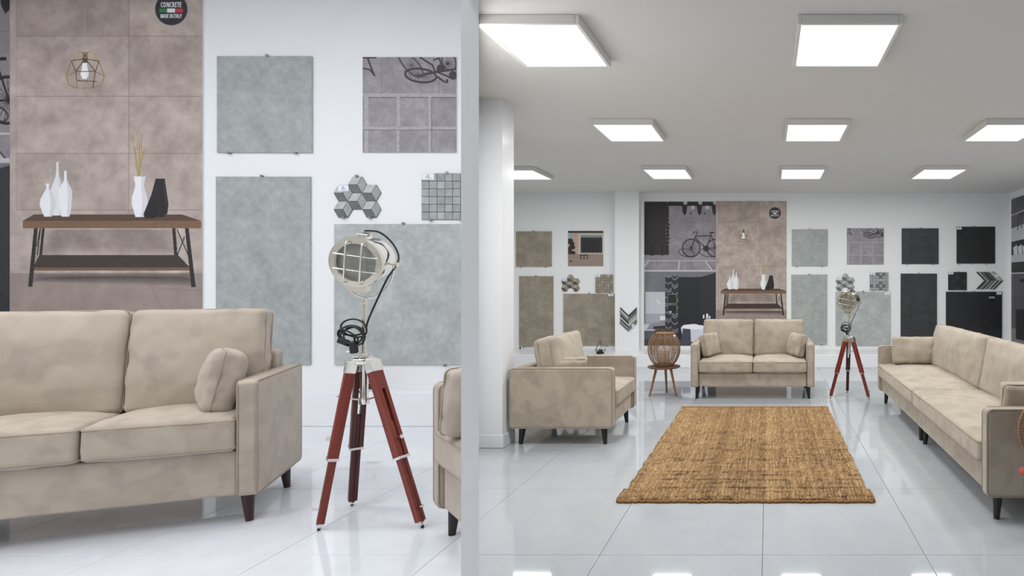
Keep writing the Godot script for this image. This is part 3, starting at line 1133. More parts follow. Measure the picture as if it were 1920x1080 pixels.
func sticker(t: Node3D, at: Vector3, w: float, h: float) -> void:
	var s = part(t, "label_card", box_mesh(Vector3(w, h, 0.002)), M.label_white, at)
	for e in [[0.0, 0.28, 0.12, 0.1], [0.0, 0.02, 0.3, 0.1], [0.05, -0.25, 0.5, 0.07]]:
		part(s, "print_line", box_mesh(Vector3(w * e[2], h * e[3], 0.0006)), M.ink, Vector3(w * e[0], h * e[1], 0.0014))


func cube_mosaic(label: String, r: Array, zw: float, mats: Array) -> void:
	var th := 0.014
	var zf = zw - th
	var a = P(r[0], r[1], zf)
	var b = P(r[2], r[3], zf)
	var s = (b.x - a.x) / 5.0
	var ce = Vector3((a.x + b.x) / 2, a.y - s * 0.866, -zw + th / 2 + 0.001)
	var t = thing("cube_mosaic", label, "tile sample", ce, 0.0, "cube pattern mosaic samples")
	var q = 0.866 * s
	var shapes = [
		[Vector2(-s / 2, q), Vector2(s / 2, q), Vector2(0, 0), Vector2(-s, 0)],
		[Vector2(s / 2, q), Vector2(s, 0), Vector2(s / 2, -q), Vector2(0, 0)],
		[Vector2(-s, 0), Vector2(0, 0), Vector2(s / 2, -q), Vector2(-s / 2, -q)],
	]
	var meshes = []
	for sh in shapes:
		var cen := Vector2.ZERO
		for p in sh:
			cen += p / 4.0
		var pts = []
		for p in sh:
			pts.append(cen + (p - cen) * 0.955)
		var mb := B.new()
		mb.prism(pts, th * 0.7, 0.0015)
		meshes.append(mb.mesh())
	for e in [[0, 0], [-1.5, -1], [1.5, -1], [0, -2], [-1.5, -3], [1.5, -3]]:
		for k in 3:
			part(t, "tile", meshes[k], mats[k], Vector3(e[0] * s, e[1] * q, 0.002))
		var hb := B.new()
		var hex = []
		for k in 6:
			hex.append(Vector2(cos(TAU * k / 6), sin(TAU * k / 6)) * s * 0.985)
		hb.prism(hex, th * 0.5)
		part(t, "backing", hb.mesh(), M.mosaic_back, Vector3(e[0] * s, e[1] * q, -0.003))
	var k2 = s / 0.095
	for e in [[0.0, q * 1.0], [-1.4 * s, -4.05 * q], [1.4 * s, -4.05 * q]]:
		clip(t, Vector3(e[0], e[1] + 0.004, 0), th, k2)
	sticker(t, Vector3(-1.45 * s, -0.42 * q, th * 0.5), s * 1.1, s * 0.62)


func grid_mosaic(label: String, r: Array, zw: float, n: int, mats: Array, joints := true) -> void:
	var th := 0.014
	var zf = zw - th
	var a = P(r[0], r[1], zf)
	var b = P(r[2], r[3], zf)
	var ce = (a + b) / 2
	ce.z = -zw + th / 2 + 0.001
	var t = thing("grid_mosaic", label, "tile sample", ce, 0.0, "square mosaic samples")
	var w = b.x - a.x
	var h = a.y - b.y
	part(t, "backing", box_mesh(Vector3(w, h, th * 0.5)), M.mosaic_back, Vector3(0, 0, -th * 0.2))
	var tw = w / n
	var hh = h / n
	var mb := B.new()
	var g = 0.94 if joints else 0.975
	mb.prism([Vector2(-tw, -hh) * 0.5 * g, Vector2(tw, -hh) * 0.5 * g, Vector2(tw, hh) * 0.5 * g, Vector2(-tw, hh) * 0.5 * g], th * 0.7, 0.0012)
	var tm = mb.mesh()
	for iy in n:
		for ix in n:
			part(t, "tile", tm, mats[(ix * 5 + iy * 3 + ix * iy) % mats.size()], Vector3(-w / 2 + tw * (ix + 0.5), -h / 2 + hh * (iy + 0.5), 0.002))
	for e in [[0.05, 1], [-0.3, -1], [0.35, -1]]:
		clip(t, Vector3(e[0] * w, e[1] * (h / 2 + 0.004), 0), th, w / 0.48)
	sticker(t, Vector3(-w * 0.36, h * 0.43, th * 0.5), w * 0.26, h * 0.13)


# chevron strips pointing along +x in local space
func chevron(label: String, ce: Vector3, L: float, H: float, turn: float, mats: Array, order: Array) -> void:
	var t = thing("chevron_mosaic", label, "tile sample", ce, 0.0, "chevron mosaic samples")
	t.rotation.z = turn
	var n = order.size()
	var run = H / 2 * 0.95
	var w = (L - run) / n
	for k in n:
		var x = -L / 2 + k * w
		for s in [-1.0, 1.0]:
			var y0: float = 0.0015 * s
			var y1: float = H / 2 * s
			var pts = [Vector2(x, y1), Vector2(x + w * 0.92, y1), Vector2(x + run + w * 0.92, y0), Vector2(x + run, y0)]
			var mb := B.new()
			mb.prism(pts, 0.011, 0.0012)
			part(t, "strip", mb.mesh(), mats[(order[k] + (1 if s > 0 else 0) * k) % mats.size()])
	for e in [[-L * 0.32, -H * 0.5], [L * 0.1, H * 0.5], [L * 0.12, -H * 0.5]]:
		clip(t, Vector3(e[0], e[1], 0), 0.012, 0.7)
	sticker(t, Vector3(L * 0.26, H * 0.28, 0.0065), H * 0.2, H * 0.14)


func board(called: String, label: String, category: String, r: Array, zw: float, m: Material, thick: float, group := "") -> Node3D:
	var zf = zw - thick
	var a = P(r[0], r[1], zf)
	var b = P(r[2], r[3], zf)
	var ce = (a + b) / 2
	ce.z = -zw + thick / 2 + 0.001
	var w = b.x - a.x
	var h = a.y - b.y
	var t = thing(called, label, category, ce, 0.0, group)
	part(t, "panel", box_mesh(Vector3(w, h, thick - 0.002)), M.label_white)
	var pb := B.new()
	var z = thick / 2
	pb.quad(Vector3(-w / 2, -h / 2, z), Vector3(w / 2, -h / 2, z), Vector3(w / 2, h / 2, z), Vector3(-w / 2, h / 2, z), Vector3.BACK)
	part(t, "print", pb.mesh(), m)
	return t


func text(parent: Node, called: String, s: String, size: float, width: float, at: Vector3, m: Material) -> void:
	var tm := TextMesh.new()
	var f := SystemFont.new()
	f.font_names = PackedStringArray(["Droid Sans"])
	f.font_weight = 700
	tm.font = f
	tm.text = s
	tm.font_size = 32
	tm.pixel_size = size / 32.0
	tm.depth = 0.0012
	var o = part(parent, called, tm, m, at)
	var w = tm.get_aabb().size.x
	if w > 0.0:
		o.scale = Vector3(width / w, 1, 1)


func emblem(t: Node3D, at: Vector3, r: float) -> void:
	var b := B.new()
	var pts = []
	for k in 40:
		pts.append(Vector2(cos(TAU * k / 40), sin(TAU * k / 40)) * r)
	b.prism(pts, 0.002)
	var e = part(t, "round_sticker", b.mesh(), mat(rgb(46, 42, 48), 0.5), at)
	text(e, "lettering", "CONCRETE", r * 0.44, r * 1.28, Vector3(0, r * 0.27, 0.0016), M.label_white)
	text(e, "lettering", "MADE IN ITALY", r * 0.34, r * 1.32, Vector3(0, -r * 0.43, 0.0016), M.label_white)
	for k in 3:
		part(e, "flag_stripe", box_mesh(Vector3(r * 0.49, r * 0.25, 0.0012)), mat([rgb(52, 124, 74), rgb(236, 236, 240), rgb(196, 62, 66)][k], 0.6), Vector3((k - 1) * r * 0.49, -r * 0.085, 0.0014))


# ---------------------------------------------------------------- other things
func ceiling_light(label: String, x0: float, x1: float, z0: float, z1: float, y: float, energy: float, tint: Color) -> void:
	var ce = Vector3((x0 + x1) / 2, y, -(z0 + z1) / 2)
	var t = thing("ceiling_light", label, "ceiling light", ce, 0.0, "surface mounted light panels")
	var w = x1 - x0
	var d = z1 - z0
	var hgt := 0.055
	var fr := 0.022
	var b := B.new()
	for s in [-1.0, 1.0]:
		b.rbox(Vector3(s * (w / 2 - fr / 2), -hgt / 2 - 0.001, 0), Vector3(fr, hgt, d), 0.003, 1)
		b.rbox(Vector3(0, -hgt / 2 - 0.001, s * (d / 2 - fr / 2)), Vector3(w - 2 * fr - 0.001, hgt, fr), 0.003, 1)
	part(t, "frame", b.mesh(), M.light_frame)
	part(t, "diffuser", box_mesh(Vector3(w - 2 * fr - 0.002, 0.012, d - 2 * fr - 0.002)), M.glow, Vector3(0, -hgt + 0.012, 0))
	var l := AreaLight3D.new()
	l.name = "panel_light"
	l.area_size = Vector2(w - 2 * fr, d - 2 * fr)
	l.light_energy = energy
	l.light_color = tint
	l.shadow_enabled = true
	l.rotation.x = -PI / 2
	l.position = Vector3(0, -hgt - 0.004, 0)
	l.set("area_range", 20.0)
	t.add_child(l)


func rug() -> void:
	var x0 := -0.945
	var x1 := 0.662
	var z0 := 3.861
	var z1 := 6.736
	var t = thing("jute_rug", "handwoven golden brown jute rug on the white floor", "rug", Vector3((x0 + x1) / 2, 0, -(z0 + z1) / 2))
	var W = x1 - x0
	var L = z1 - z0
	var per_x := 3
	var per_z := 3
	var cols := 142
	var rws := 236
	var nx = cols * per_x
	var nz = rws * per_z
	var noise := FastNoiseLite.new()
	noise.seed = 4
	noise.frequency = 1.0
	var rng := RandomNumberGenerator.new()
	rng.seed = 77
	var col_tone := []
	for k in cols + 2:
		col_tone.append(rng.randf_range(-1, 1))
	var row_tone := []
	for k in rws + 2:
		row_tone.append(rng.randf_range(-1, 1))
	var knot := []
	for k in (cols + 2) * (rws + 2):
		knot.append(rng.randf_range(-1, 1))
	var b := B.new()
	var light = rgb(208, 176, 130).srgb_to_linear()
	var mid = rgb(154, 121, 82).srgb_to_linear()
	var dark = rgb(70, 46, 26).srgb_to_linear()
	for iz in nz + 1:
		var w = float(iz) / nz
		for ix in nx + 1:
			var q = float(ix) / nx
			var side = absf(q - 0.5) * 2.0
			var ex = noise.get_noise_2d(w * 16.0, 3.0 + signf(q - 0.5)) * 0.014 * smoothstep(0.94, 1.0, side) + noise.get_noise_2d(w * 7.0, q * 2.0) * 0.004
			var near = (1.0 - w) * L          # distance from the near end
			var band = smoothstep(0.22, 0.19, near)
			var x = (q - 0.5) * (W + band * 0.03) + ex
			var z = (w - 0.5) * L
			if iz == 0 or iz == nz:
				z += noise.get_noise_2d(q * 40.0, w * 9.0) * 0.012
			var ci = ix / per_x
			var ri = iz / per_z
			var fx = float(ix % per_x) / per_x
			var fz = float(iz % per_z) / per_z
			if ci % 2:
				fz = fmod(fz + 0.5, 1.0)
			var ridge = sin(PI * fx)
			var bead = sin(PI * fz)
			var lump = ridge * (0.45 + 0.55 * bead)
			if band > 0.5:
				lump = bead * (0.45 + 0.55 * ridge) * 1.25
			var kn: float = knot[ri * (cols + 2) + ci]
			var hgt = 0.004 + 0.011 * lump * (1.0 + 0.3 * kn) + band * 0.01 + noise.get_noise_2d(x * 5.0, z * 5.0) * 0.002
			if iz % nz == 0 or ix % nx == 0:
				hgt = 0.001
			b.vert(Vector3(x, hgt, z), Vector3.UP)
			var run = noise.get_noise_2d(ci * 7.3, w * 14.0)      # yarn colour drifting along a strand
			var tone: float = 0.58 + 0.12 * col_tone[ci] + 0.30 * run + 0.24 * kn + 0.10 * noise.get_noise_2d(x * 2.0 + 9.0, z * 1.5)
			# shade of the gaps between weft rows, painted as short dark runs, more of it towards the near end
			var rt: float = 0.45 * row_tone[ri] + 1.1 * noise.get_noise_2d(x * 3.2, ri * 5.0)
			var lim = lerpf(0.62, 0.34, smoothstep(0.25, 0.9, w))
			if rt > lim:
				tone -= 0.55 * clampf((rt - lim) * 6.0, 0, 1)
			if lump < 0.3:
				tone -= 0.22          # shade painted into the gaps between the knots
			var cc = dark.lerp(mid, clampf(tone * 2.0, 0, 1)) if tone < 0.5 else mid.lerp(light, clampf(tone * 2.0 - 1.0, 0, 1))
			b.c.append(cc)
	# indices and normals
	var n2 = nx + 1
	for iz in nz:
		for ix in nx:
			var k = iz * n2 + ix
			b.i.append_array([k, k + n2 + 1, k + n2, k, k + 1, k + n2 + 1])
	for iz in nz + 1:
		for ix in n2:
			var k = iz * n2 + ix
			var dx = b.v[iz * n2 + mini(ix + 1, nx)] - b.v[iz * n2 + maxi(ix - 1, 0)]
			var dz = b.v[mini(iz + 1, nz) * n2 + ix] - b.v[maxi(iz - 1, 0) * n2 + ix]
			b.n[k] = dz.cross(dx).normalized()
	var m = mat(Color.WHITE, 0.95)
	m.vertex_color_use_as_albedo = true
	part(t, "weave", b.mesh(), m)
	# knotted braid along the two ends
	for s in [-1.0, 1.0]:
		var kb := B.new()
		var pth = []
		for k in 121:
			pth.append(Vector3((k / 120.0 - 0.5) * W, 0.010 + 0.003 * sin(k * 2.1), s * L / 2 + 0.004 * sin(k * 1.7) + 0.003 * sin(k * 0.37)))
		kb.tube(pth, 0.0095, 7)
		part(t, "braid", kb.mesh(), M.jute_braid)


func lantern(at: Vector3) -> void:
	var t = thing("rattan_lantern", "round brown rattan lantern with a strap handle on the stool", "lantern", at)
	var H := 0.40
	var prof = func(v: float) -> float:
		# radius at height v (0..1)
		var r = 0.195 * sqrt(maxf(0.0, 1.0 - pow((v - 0.5) / 0.62, 2)))
		return maxf(r, 0.1)
	for k in 14:
		var a = TAU * k / 14
		var pth = []
		for q in 15:
			var v = q / 14.0
			var r: float = prof.call(v)
			pth.append(Vector3(cos(a) * r, 0.02 + v * (H - 0.02), sin(a) * r))
		var b := B.new()
		b.tube(pth, 0.0045, 6)
		part(t, "rib", b.mesh(), M.rattan)
	var wb := B.new()
	for q in 27:
		var v = 0.03 + q / 26.0 * 0.92
		var r: float = prof.call(v)
		var ring = []
		for k in 42:
			var a = TAU * k / 42
			ring.append(Vector3(cos(a), 0, sin(a)) * (r + 0.004 * cos(a * 7 + q * PI)) + Vector3(0, 0.02 + v * (H - 0.02), 0))
		wb.tube(ring, 0.0032, 5, true)
	tag(part(t, "weave", wb.mesh(), M.rattan), "", "", "", "stuff")
	var bb := B.new()
	bb.lathe([Vector2(0, 0.001), Vector2(0.105, 0.001), Vector2(0.112, 0.008), Vector2(0.108, 0.03), Vector2(0.1, 0.034), Vector2(0, 0.034)], 32)
	part(t, "base", bb.mesh(), M.rattan)
	var rb := B.new()
	rb.lathe([Vector2(0.09, H - 0.012), Vector2(0.108, H - 0.012), Vector2(0.112, H), Vector2(0.106, H + 0.012), Vector2(0.092, H + 0.012), Vector2(0.09, H - 0.012)], 32)
	part(t, "rim", rb.mesh(), M.rattan)
	# strap folded down across the mouth
	var hb := B.new()
	for k in 16:
		var a0 = PI * k / 16.0
		var a1 = PI * (k + 1) / 16.0
		var p0 = Vector3(-cos(a0) * 0.11, H + 0.016 + sin(a0) * 0.02 + k * 0.0014, sin(a0) * 0.105)
		var p1 = Vector3(-cos(a1) * 0.11, H + 0.016 + sin(a1) * 0.02 + (k + 1) * 0.0014, sin(a1) * 0.105)
		hb.xf = Transform3D(Basis.looking_at(p1 - p0, Vector3.UP), (p0 + p1) / 2)
		hb.box(Vector3.ZERO, Vector3(0.007, 0.03, (p1 - p0).length() * 1.12))
	hb.xf = Transform3D.IDENTITY
	part(t, "handle", hb.mesh(), M.rattan_dark)
	var pb := B.new()
	pb.lathe([Vector2(0, -0.016), Vector2(0.011, -0.011), Vector2(0.016, 0), Vector2(0.011, 0.011), Vector2(0, 0.016)], 14)
	part(t, "bead", pb.mesh(), M.label_white, Vector3(0.135, H - 0.03, 0.06))
	# candle in its glass, inside
	var c = thing("candle_jar", "pale pillar candle in a glass inside the rattan lantern", "candle", at + Vector3(0, 0.036, 0))
	var cb := B.new()
	cb.lathe([Vector2(0, 0.004), Vector2(0.058, 0.004), Vector2(0.06, 0.01), Vector2(0.06, 0.15), Vector2(0.05, 0.156), Vector2(0, 0.152)], 28)
	part(c, "candle", cb.mesh(), M.candle)
	var gb := B.new()
	gb.lathe([Vector2(0, 0.0), Vector2(0.07, 0.0), Vector2(0.072, 0.2), Vector2(0.07, 0.2), Vector2(0.068, 0.003), Vector2(0, 0.003)], 28)
	part(c, "glass", gb.mesh(), M.glass)
	var kb := B.new()
	kb.tube([Vector3(0, 0.15, 0), Vector3(0.002, 0.166, 0)], 0.0014, 5)
	part(c, "wick", kb.mesh(), M.cable)


func stool(at: Vector3) -> void:
	var t = thing("side_table", "small round wooden stool table with three splayed legs", "side table", at)
	var H := 0.355
	var b := B.new()
	b.lathe([Vector2(0, H - 0.03), Vector2(0.12, H - 0.028), Vector2(0.185, H - 0.02), Vector2(0.2, H - 0.008), Vector2(0.2, H - 0.003), Vector2(0.196, H), Vector2(0, H)], 40)
	part(t, "tabletop", b.mesh(), M.walnut)
	for p in [Vector3(-0.158, 0, 0.09), Vector3(0.165, 0, 0.09), Vector3(0.005, 0, -0.17)]:
		var lb := B.new()
		lb.tube([Vector3(p.x * 0.55, H - 0.026, p.z * 0.55), p + Vector3(0, 0.001, 0)], 0.0165, 12, false, 0.72)
		part(t, "leg", lb.mesh(), M.oak)


func terrarium(label: String, at: Vector3, k: float) -> void:
	var t = thing("terrarium", label, "planter", at, 0.3, "wire terrariums on the ledge")
	var low = []
	var wide = []
	for q in 5:
		var a = TAU * q / 5
		low.append(Vector3(cos(a) * 0.05, 0.004, sin(a) * 0.05) * k)
		wide.append(Vector3(cos(a) * 0.08, 0.055, sin(a) * 0.08) * k)
	var tip = Vector3(0, 0.2, 0) * k
	for q in 5:
		for e in [[low[q], low[(q + 1) % 5]], [low[q], wide[q]], [wide[q], wide[(q + 1) % 5]], [wide[q], tip]]:
			var b := B.new()
			b.tube([e[0], e[1]], 0.0028 * k, 6)
			part(t, "wire", b.mesh(), M.wire)
	var sb := B.new()
	sb.lathe([Vector2(0, 0.004), Vector2(0.046, 0.004), Vector2(0.056, 0.03), Vector2(0.05, 0.036), Vector2(0, 0.038)], 10)
	sb.xf = Transform3D.IDENTITY
	part(t, "soil", sb.mesh(), M.soil, Vector3.ZERO, Basis.from_scale(Vector3.ONE * k))
	var rng := RandomNumberGenerator.new()
	rng.seed = 12
	for q in 12:
		var a = TAU * q / 12 + rng.randf_range(-0.2, 0.2)
		var ln = rng.randf_range(0.045, 0.075) * k
		var rise = rng.randf_range(0.5, 1.3)
		var d = Vector3(cos(a), rise, sin(a)).normalized()
		var sd = Vector3(-sin(a), 0, cos(a)) * 0.009 * k
		var o = Vector3(0, 0.034 * k, 0)
		var lb := B.new()
		var mid = o + d * ln * 0.5
		var nn = d.cross(sd).normalized()
		var e = nn * 0.0022 * k
		lb.quad(o - sd * 0.4, o + sd * 0.4, mid + sd + e, mid - sd + e, nn)
		lb.quad(mid - sd + e, mid + sd + e, o + d * ln + sd * 0.1, o + d * ln - sd * 0.1, nn)
		lb.quad(o - sd * 0.4, o + sd * 0.4, mid + sd - e, mid - sd - e, -nn)
		lb.quad(mid - sd - e, mid + sd - e, o + d * ln + sd * 0.1, o + d * ln - sd * 0.1, -nn)
		part(t, "leaf", lb.mesh(), M.leaf)


# ---------------------------------------------------------------- scene
func _ready() -> void:
	# camera
	var cam := Camera3D.new()
	cam.name = "camera"
	cam.projection = Camera3D.PROJECTION_FRUSTUM
	cam.near = 0.05
	cam.far = 60.0
	cam.size = 1080.0 / F * cam.near
	cam.frustum_offset = Vector2((960.0 - VX) / F, (VY - 540.0) / F) * cam.near
	cam.position = Vector3(0, CAM_H, 0)
	add_child(cam)
	cam.current = true
	# air
	var we := WorldEnvironment.new()
	we.name = "world"
	var env := Environment.new()
	env.background_mode = Environment.BG_COLOR
	env.background_color = Color(0, 0, 0)
	env.tonemap_mode = Environment.TONE_MAPPER_LINEAR
	env.tonemap_exposure = 1.0
	env.sdfgi_enabled = true
	env.ssao_enabled = true
	env.ssil_enabled = true
	we.environment = env
	add_child(we)

	make_materials()
	M.jute_braid = mat(rgb(150, 110, 66), 0.95)

	# light panels: right bay (columns x rows seen in the photograph and going on over the camera)
	var cols = [[-1.67, -1.08], [0.17, 0.77], [2.05, 2.65]]
	var rows = [[3.5, 4.22, "nearest row"], [5.76, 6.48, "middle row"], [8.1, 8.88, "row nearest the poster wall"]]
	var words = ["left", "centre", "right"]
	for r in 3:
		for c in 3:
			var where: String = ["left of the rug", "above the rug's right half", "right, over the long sofa"][c]
			ceiling_light("square white ceiling light panel, %s, %s" % [rows[r][2], where], cols[c][0], cols[c][1], rows[r][0], rows[r][1], CEIL, light_energy_right, tint_right)
	ceiling_light("square ceiling light panel half hidden by the white column", -3.72, -3.12, 8.15, 8.93, CEIL, light_energy_right, tint_right)
	# left bay: added unseen panels; front row brightens partition end and sofa
	for x in [-7.5, -5.7, -3.9, -2.12]:
		for z in [-0.9, 1.3, 3.5]:
			ceiling_light("added square light panel high over the left bay, out of view", x - 0.3, x + 0.3, z - 0.3, z + 0.3, CEIL_L, light_energy_left, tint_left)

	build_shell()
	build_prints_and_samples()
	build_furniture()


func wall_box(called: String, x0: float, x1: float, y0: float, y1: float, z0: float, z1: float, m: Material) -> MeshInstance3D:
	return struct(called, box_mesh(Vector3(x1 - x0, y1 - y0, absf(z1 - z0))), m, Vector3((x0 + x1) / 2, (y0 + y1) / 2, -(z0 + z1) / 2))


func build_shell() -> void:
	# floor: grout bed and separate glossy tiles
	var fl = wall_box("floor", -9.4, 4.5, -0.2, -0.006, -3.2, 11.0, M.grout)
	tag(fl, "glossy white tiled floor with thin grey joints")
	var tw := 0.83
	var td = 1.083 * F / 1250.0
	var slope = (898.0 - VX) / F
	var away = Vector3(-1, 0, -slope).normalized()          # into the left bay
	var under = Plane(-away, Vector3(slope * 2.3, 0, -2.3) + away * 0.03)
	var tb := B.new()
	tb.rbox(Vector3.ZERO, Vector3(tw - 0.0028, 0.02, td - 0.0028), 0.0016, 1)
	var tm = tb.mesh()
	for ix in range(-11, 6):
		for iz in range(-3, 10):
			var cx = -0.028 + (ix + 0.5) * tw
			var cz = 3.132 + (iz - 0.0 + 0.5) * td - td
			if cz > 10.9 or cz < -3.0 or cx > 4.4:
				continue
			var tp = Vector3(cx, -0.01, -cz)
			# same floor; left bay's brighter light painted into the tile colour, cut under partition
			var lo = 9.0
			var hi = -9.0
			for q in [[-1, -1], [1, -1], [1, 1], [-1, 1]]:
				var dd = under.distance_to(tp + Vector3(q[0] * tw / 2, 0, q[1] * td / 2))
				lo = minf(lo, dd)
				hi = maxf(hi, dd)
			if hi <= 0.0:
				part(fl, "tile", tm, M.tile_floor_lit, tp - fl.position)
			elif lo >= 0.0 or cz < -0.6:
				part(fl, "tile", tm, M.tile_floor, tp - fl.position)
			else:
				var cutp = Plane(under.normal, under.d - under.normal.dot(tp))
				for e in [[cutp, M.tile_floor_lit], [-cutp, M.tile_floor]]:
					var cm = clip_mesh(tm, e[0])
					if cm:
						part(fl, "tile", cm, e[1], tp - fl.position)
	# ceilings
	# partition line runs from (0,0) through x=898 of the frame
	var ray = (898.0 - VX) / F
	var bc := B.new()
	for y in [CEIL, CEIL + 0.2]:
		pass
	# right bay ceiling as a slab cut along the partition
	var outline = [Vector2(4.4, -3.1), Vector2(4.4, 10.9), Vector2(-5.1, 10.9), Vector2(-5.1, 6.45), Vector2(ray * 6.4, 6.4), Vector2(ray * 2.3, 2.3), Vector2(ray * 2.3, -3.1)]
	struct("ceiling", plate(outline, CEIL, CEIL + 0.2), M.ceiling)
	var o2 = [Vector2(-9.2, -3.1), Vector2(-1.0, -3.1), Vector2(-1.0, 2.3), Vector2(ray * 6.4 + 0.05, 6.5), Vector2(-9.2, 6.5)]
	struct("ceiling", plate(o2, CEIL_L, CEIL_L + 0.2), M.ceiling)
	# added partition, no part of the room, parting two views and their light: from near the camera to the column and on to the left bay's wall
	var th = 30.0 / F * 2.3
	var n = Vector2(-1, ray).normalized()   # in (x, z): to the left of the ray
	var pa = Vector2(ray * 2.3, 2.3)
	var pb = Vector2(ray * 6.3, 6.3)
	struct("wall_added_partition", plate([pa, pb, pb + n * th, pa + n * th], 0.0, CEIL_L), mat(rgb(250, 250, 250), 0.6))
	# added unseen header, lowered to keep left bay light off the right bay
	wall_box("wall_added_header", ray * 2.3 - th, ray * 2.3, 2.5, CEIL_L, -3.0, 2.3, M.wall)
	# walls of the right bay
	wall_box("wall_back", -5.1, 4.4, 0.0, CEIL + 0.2, ZW, ZW + 0.2, M.wall)
	wall_box("wall_right", 4.2, 4.4, 0.0, CEIL + 0.2, -3.0, ZW, M.wall)
	wall_box("wall_left", -5.1, -4.9, 0.0, CEIL + 0.2, ZL + 0.16, ZW, M.wall)
	wall_box("wall_rear", -9.4, 4.4, 0.0, CEIL_L + 0.2, -3.2, -3.0, M.wall)
	# walls of the left bay
	wall_box("wall_left_bay_back", -9.2, (945.0 - VX) / F * ZL, 0.0, CEIL_L, ZL, ZL + 0.16, M.wall)
	wall_box("wall_left_bay_side", -9.4, -9.2, 0.0, CEIL_L, -3.0, ZL + 0.16, M.wall)
	# column at the end of the partition with its skirting
	var cx0 = (898.0 - VX) / F * 5.13
	var cx1 = (942.0 - VX) / F * 5.13
	wall_box("wall_column", cx0, cx1, 0.0, CEIL, 5.13, 5.36, M.column)
	var bb := B.new()
	bb.rbox(Vector3((cx0 + cx1) / 2 + 0.006, 0.055, -5.241), Vector3(cx1 - cx0 + 0.012, 0.108, 0.246), 0.006, 1)
	struct("baseboard_column", bb.mesh(), M.base)
	# ledges under the samples
	var lb := B.new()
	lb.rbox(Vector3(-0.35, 0.105, -(9.82 + ZW) / 2), Vector3(9.1, 0.21, ZW - 9.82 - 0.001), 0.008, 2)
	tag(struct("ledge", lb.mesh(), M.ledge), "low white display ledge along the poster wall")
	var lz := 5.876
	var l2 := B.new()
	var lx1 = (900.0 - VX) / F * lz - 0.03
	l2.rbox(Vector3((-9.2 + lx1) / 2, 0.166, -(lz + ZL) / 2), Vector3(lx1 + 9.2, 0.332, ZL - lz - 0.001), 0.008, 2)
	tag(struct("ledge", l2.mesh(), M.ledge), "low white ledge behind the velvet sofa in the left bay")
	# pilaster beside the poster
	var p0 = P(1153, 0, 10.45)
	var p1 = P(1198, 0, 10.45)
	wall_box("wall_pilaster", p0.x, p1.x, 0.21, CEIL, 10.45, ZW, M.wall)


func plate(pts: Array, y0: float, y1: float) -> ArrayMesh:
	# plan outline given as (x, depth)
	var b := B.new()
	var flat := PackedVector2Array()
	for p in pts:
		flat.append(p)
	var ix = Geometry2D.triangulate_polygon(flat)
	for s in [[y0, Vector3.DOWN], [y1, Vector3.UP]]:
		var k = b.v.size()
		for p in pts:
			b.vert(Vector3(p.x, s[0], -p.y), s[1])
		for t in range(0, ix.size(), 3):
			b.tri(k + ix[t], k + ix[t + 1], k + ix[t + 2])
	var area := 0.0
	for k in pts.size():
		area += pts[k].x * pts[(k + 1) % pts.size()].y - pts[(k + 1) % pts.size()].x * pts[k].y
	for k in pts.size():
		var a: Vector2 = pts[k]
		var c: Vector2 = pts[(k + 1) % pts.size()]
		var e = (c - a).normalized()
		var nn = Vector2(e.y, -e.x) * (1.0 if area > 0 else -1.0)
		b.quad(Vector3(a.x, y0, -a.y), Vector3(c.x, y0, -c.y), Vector3(c.x, y1, -c.y), Vector3(a.x, y1, -a.y), Vector3(nn.x, 0, -nn.y))
	return b.mesh()


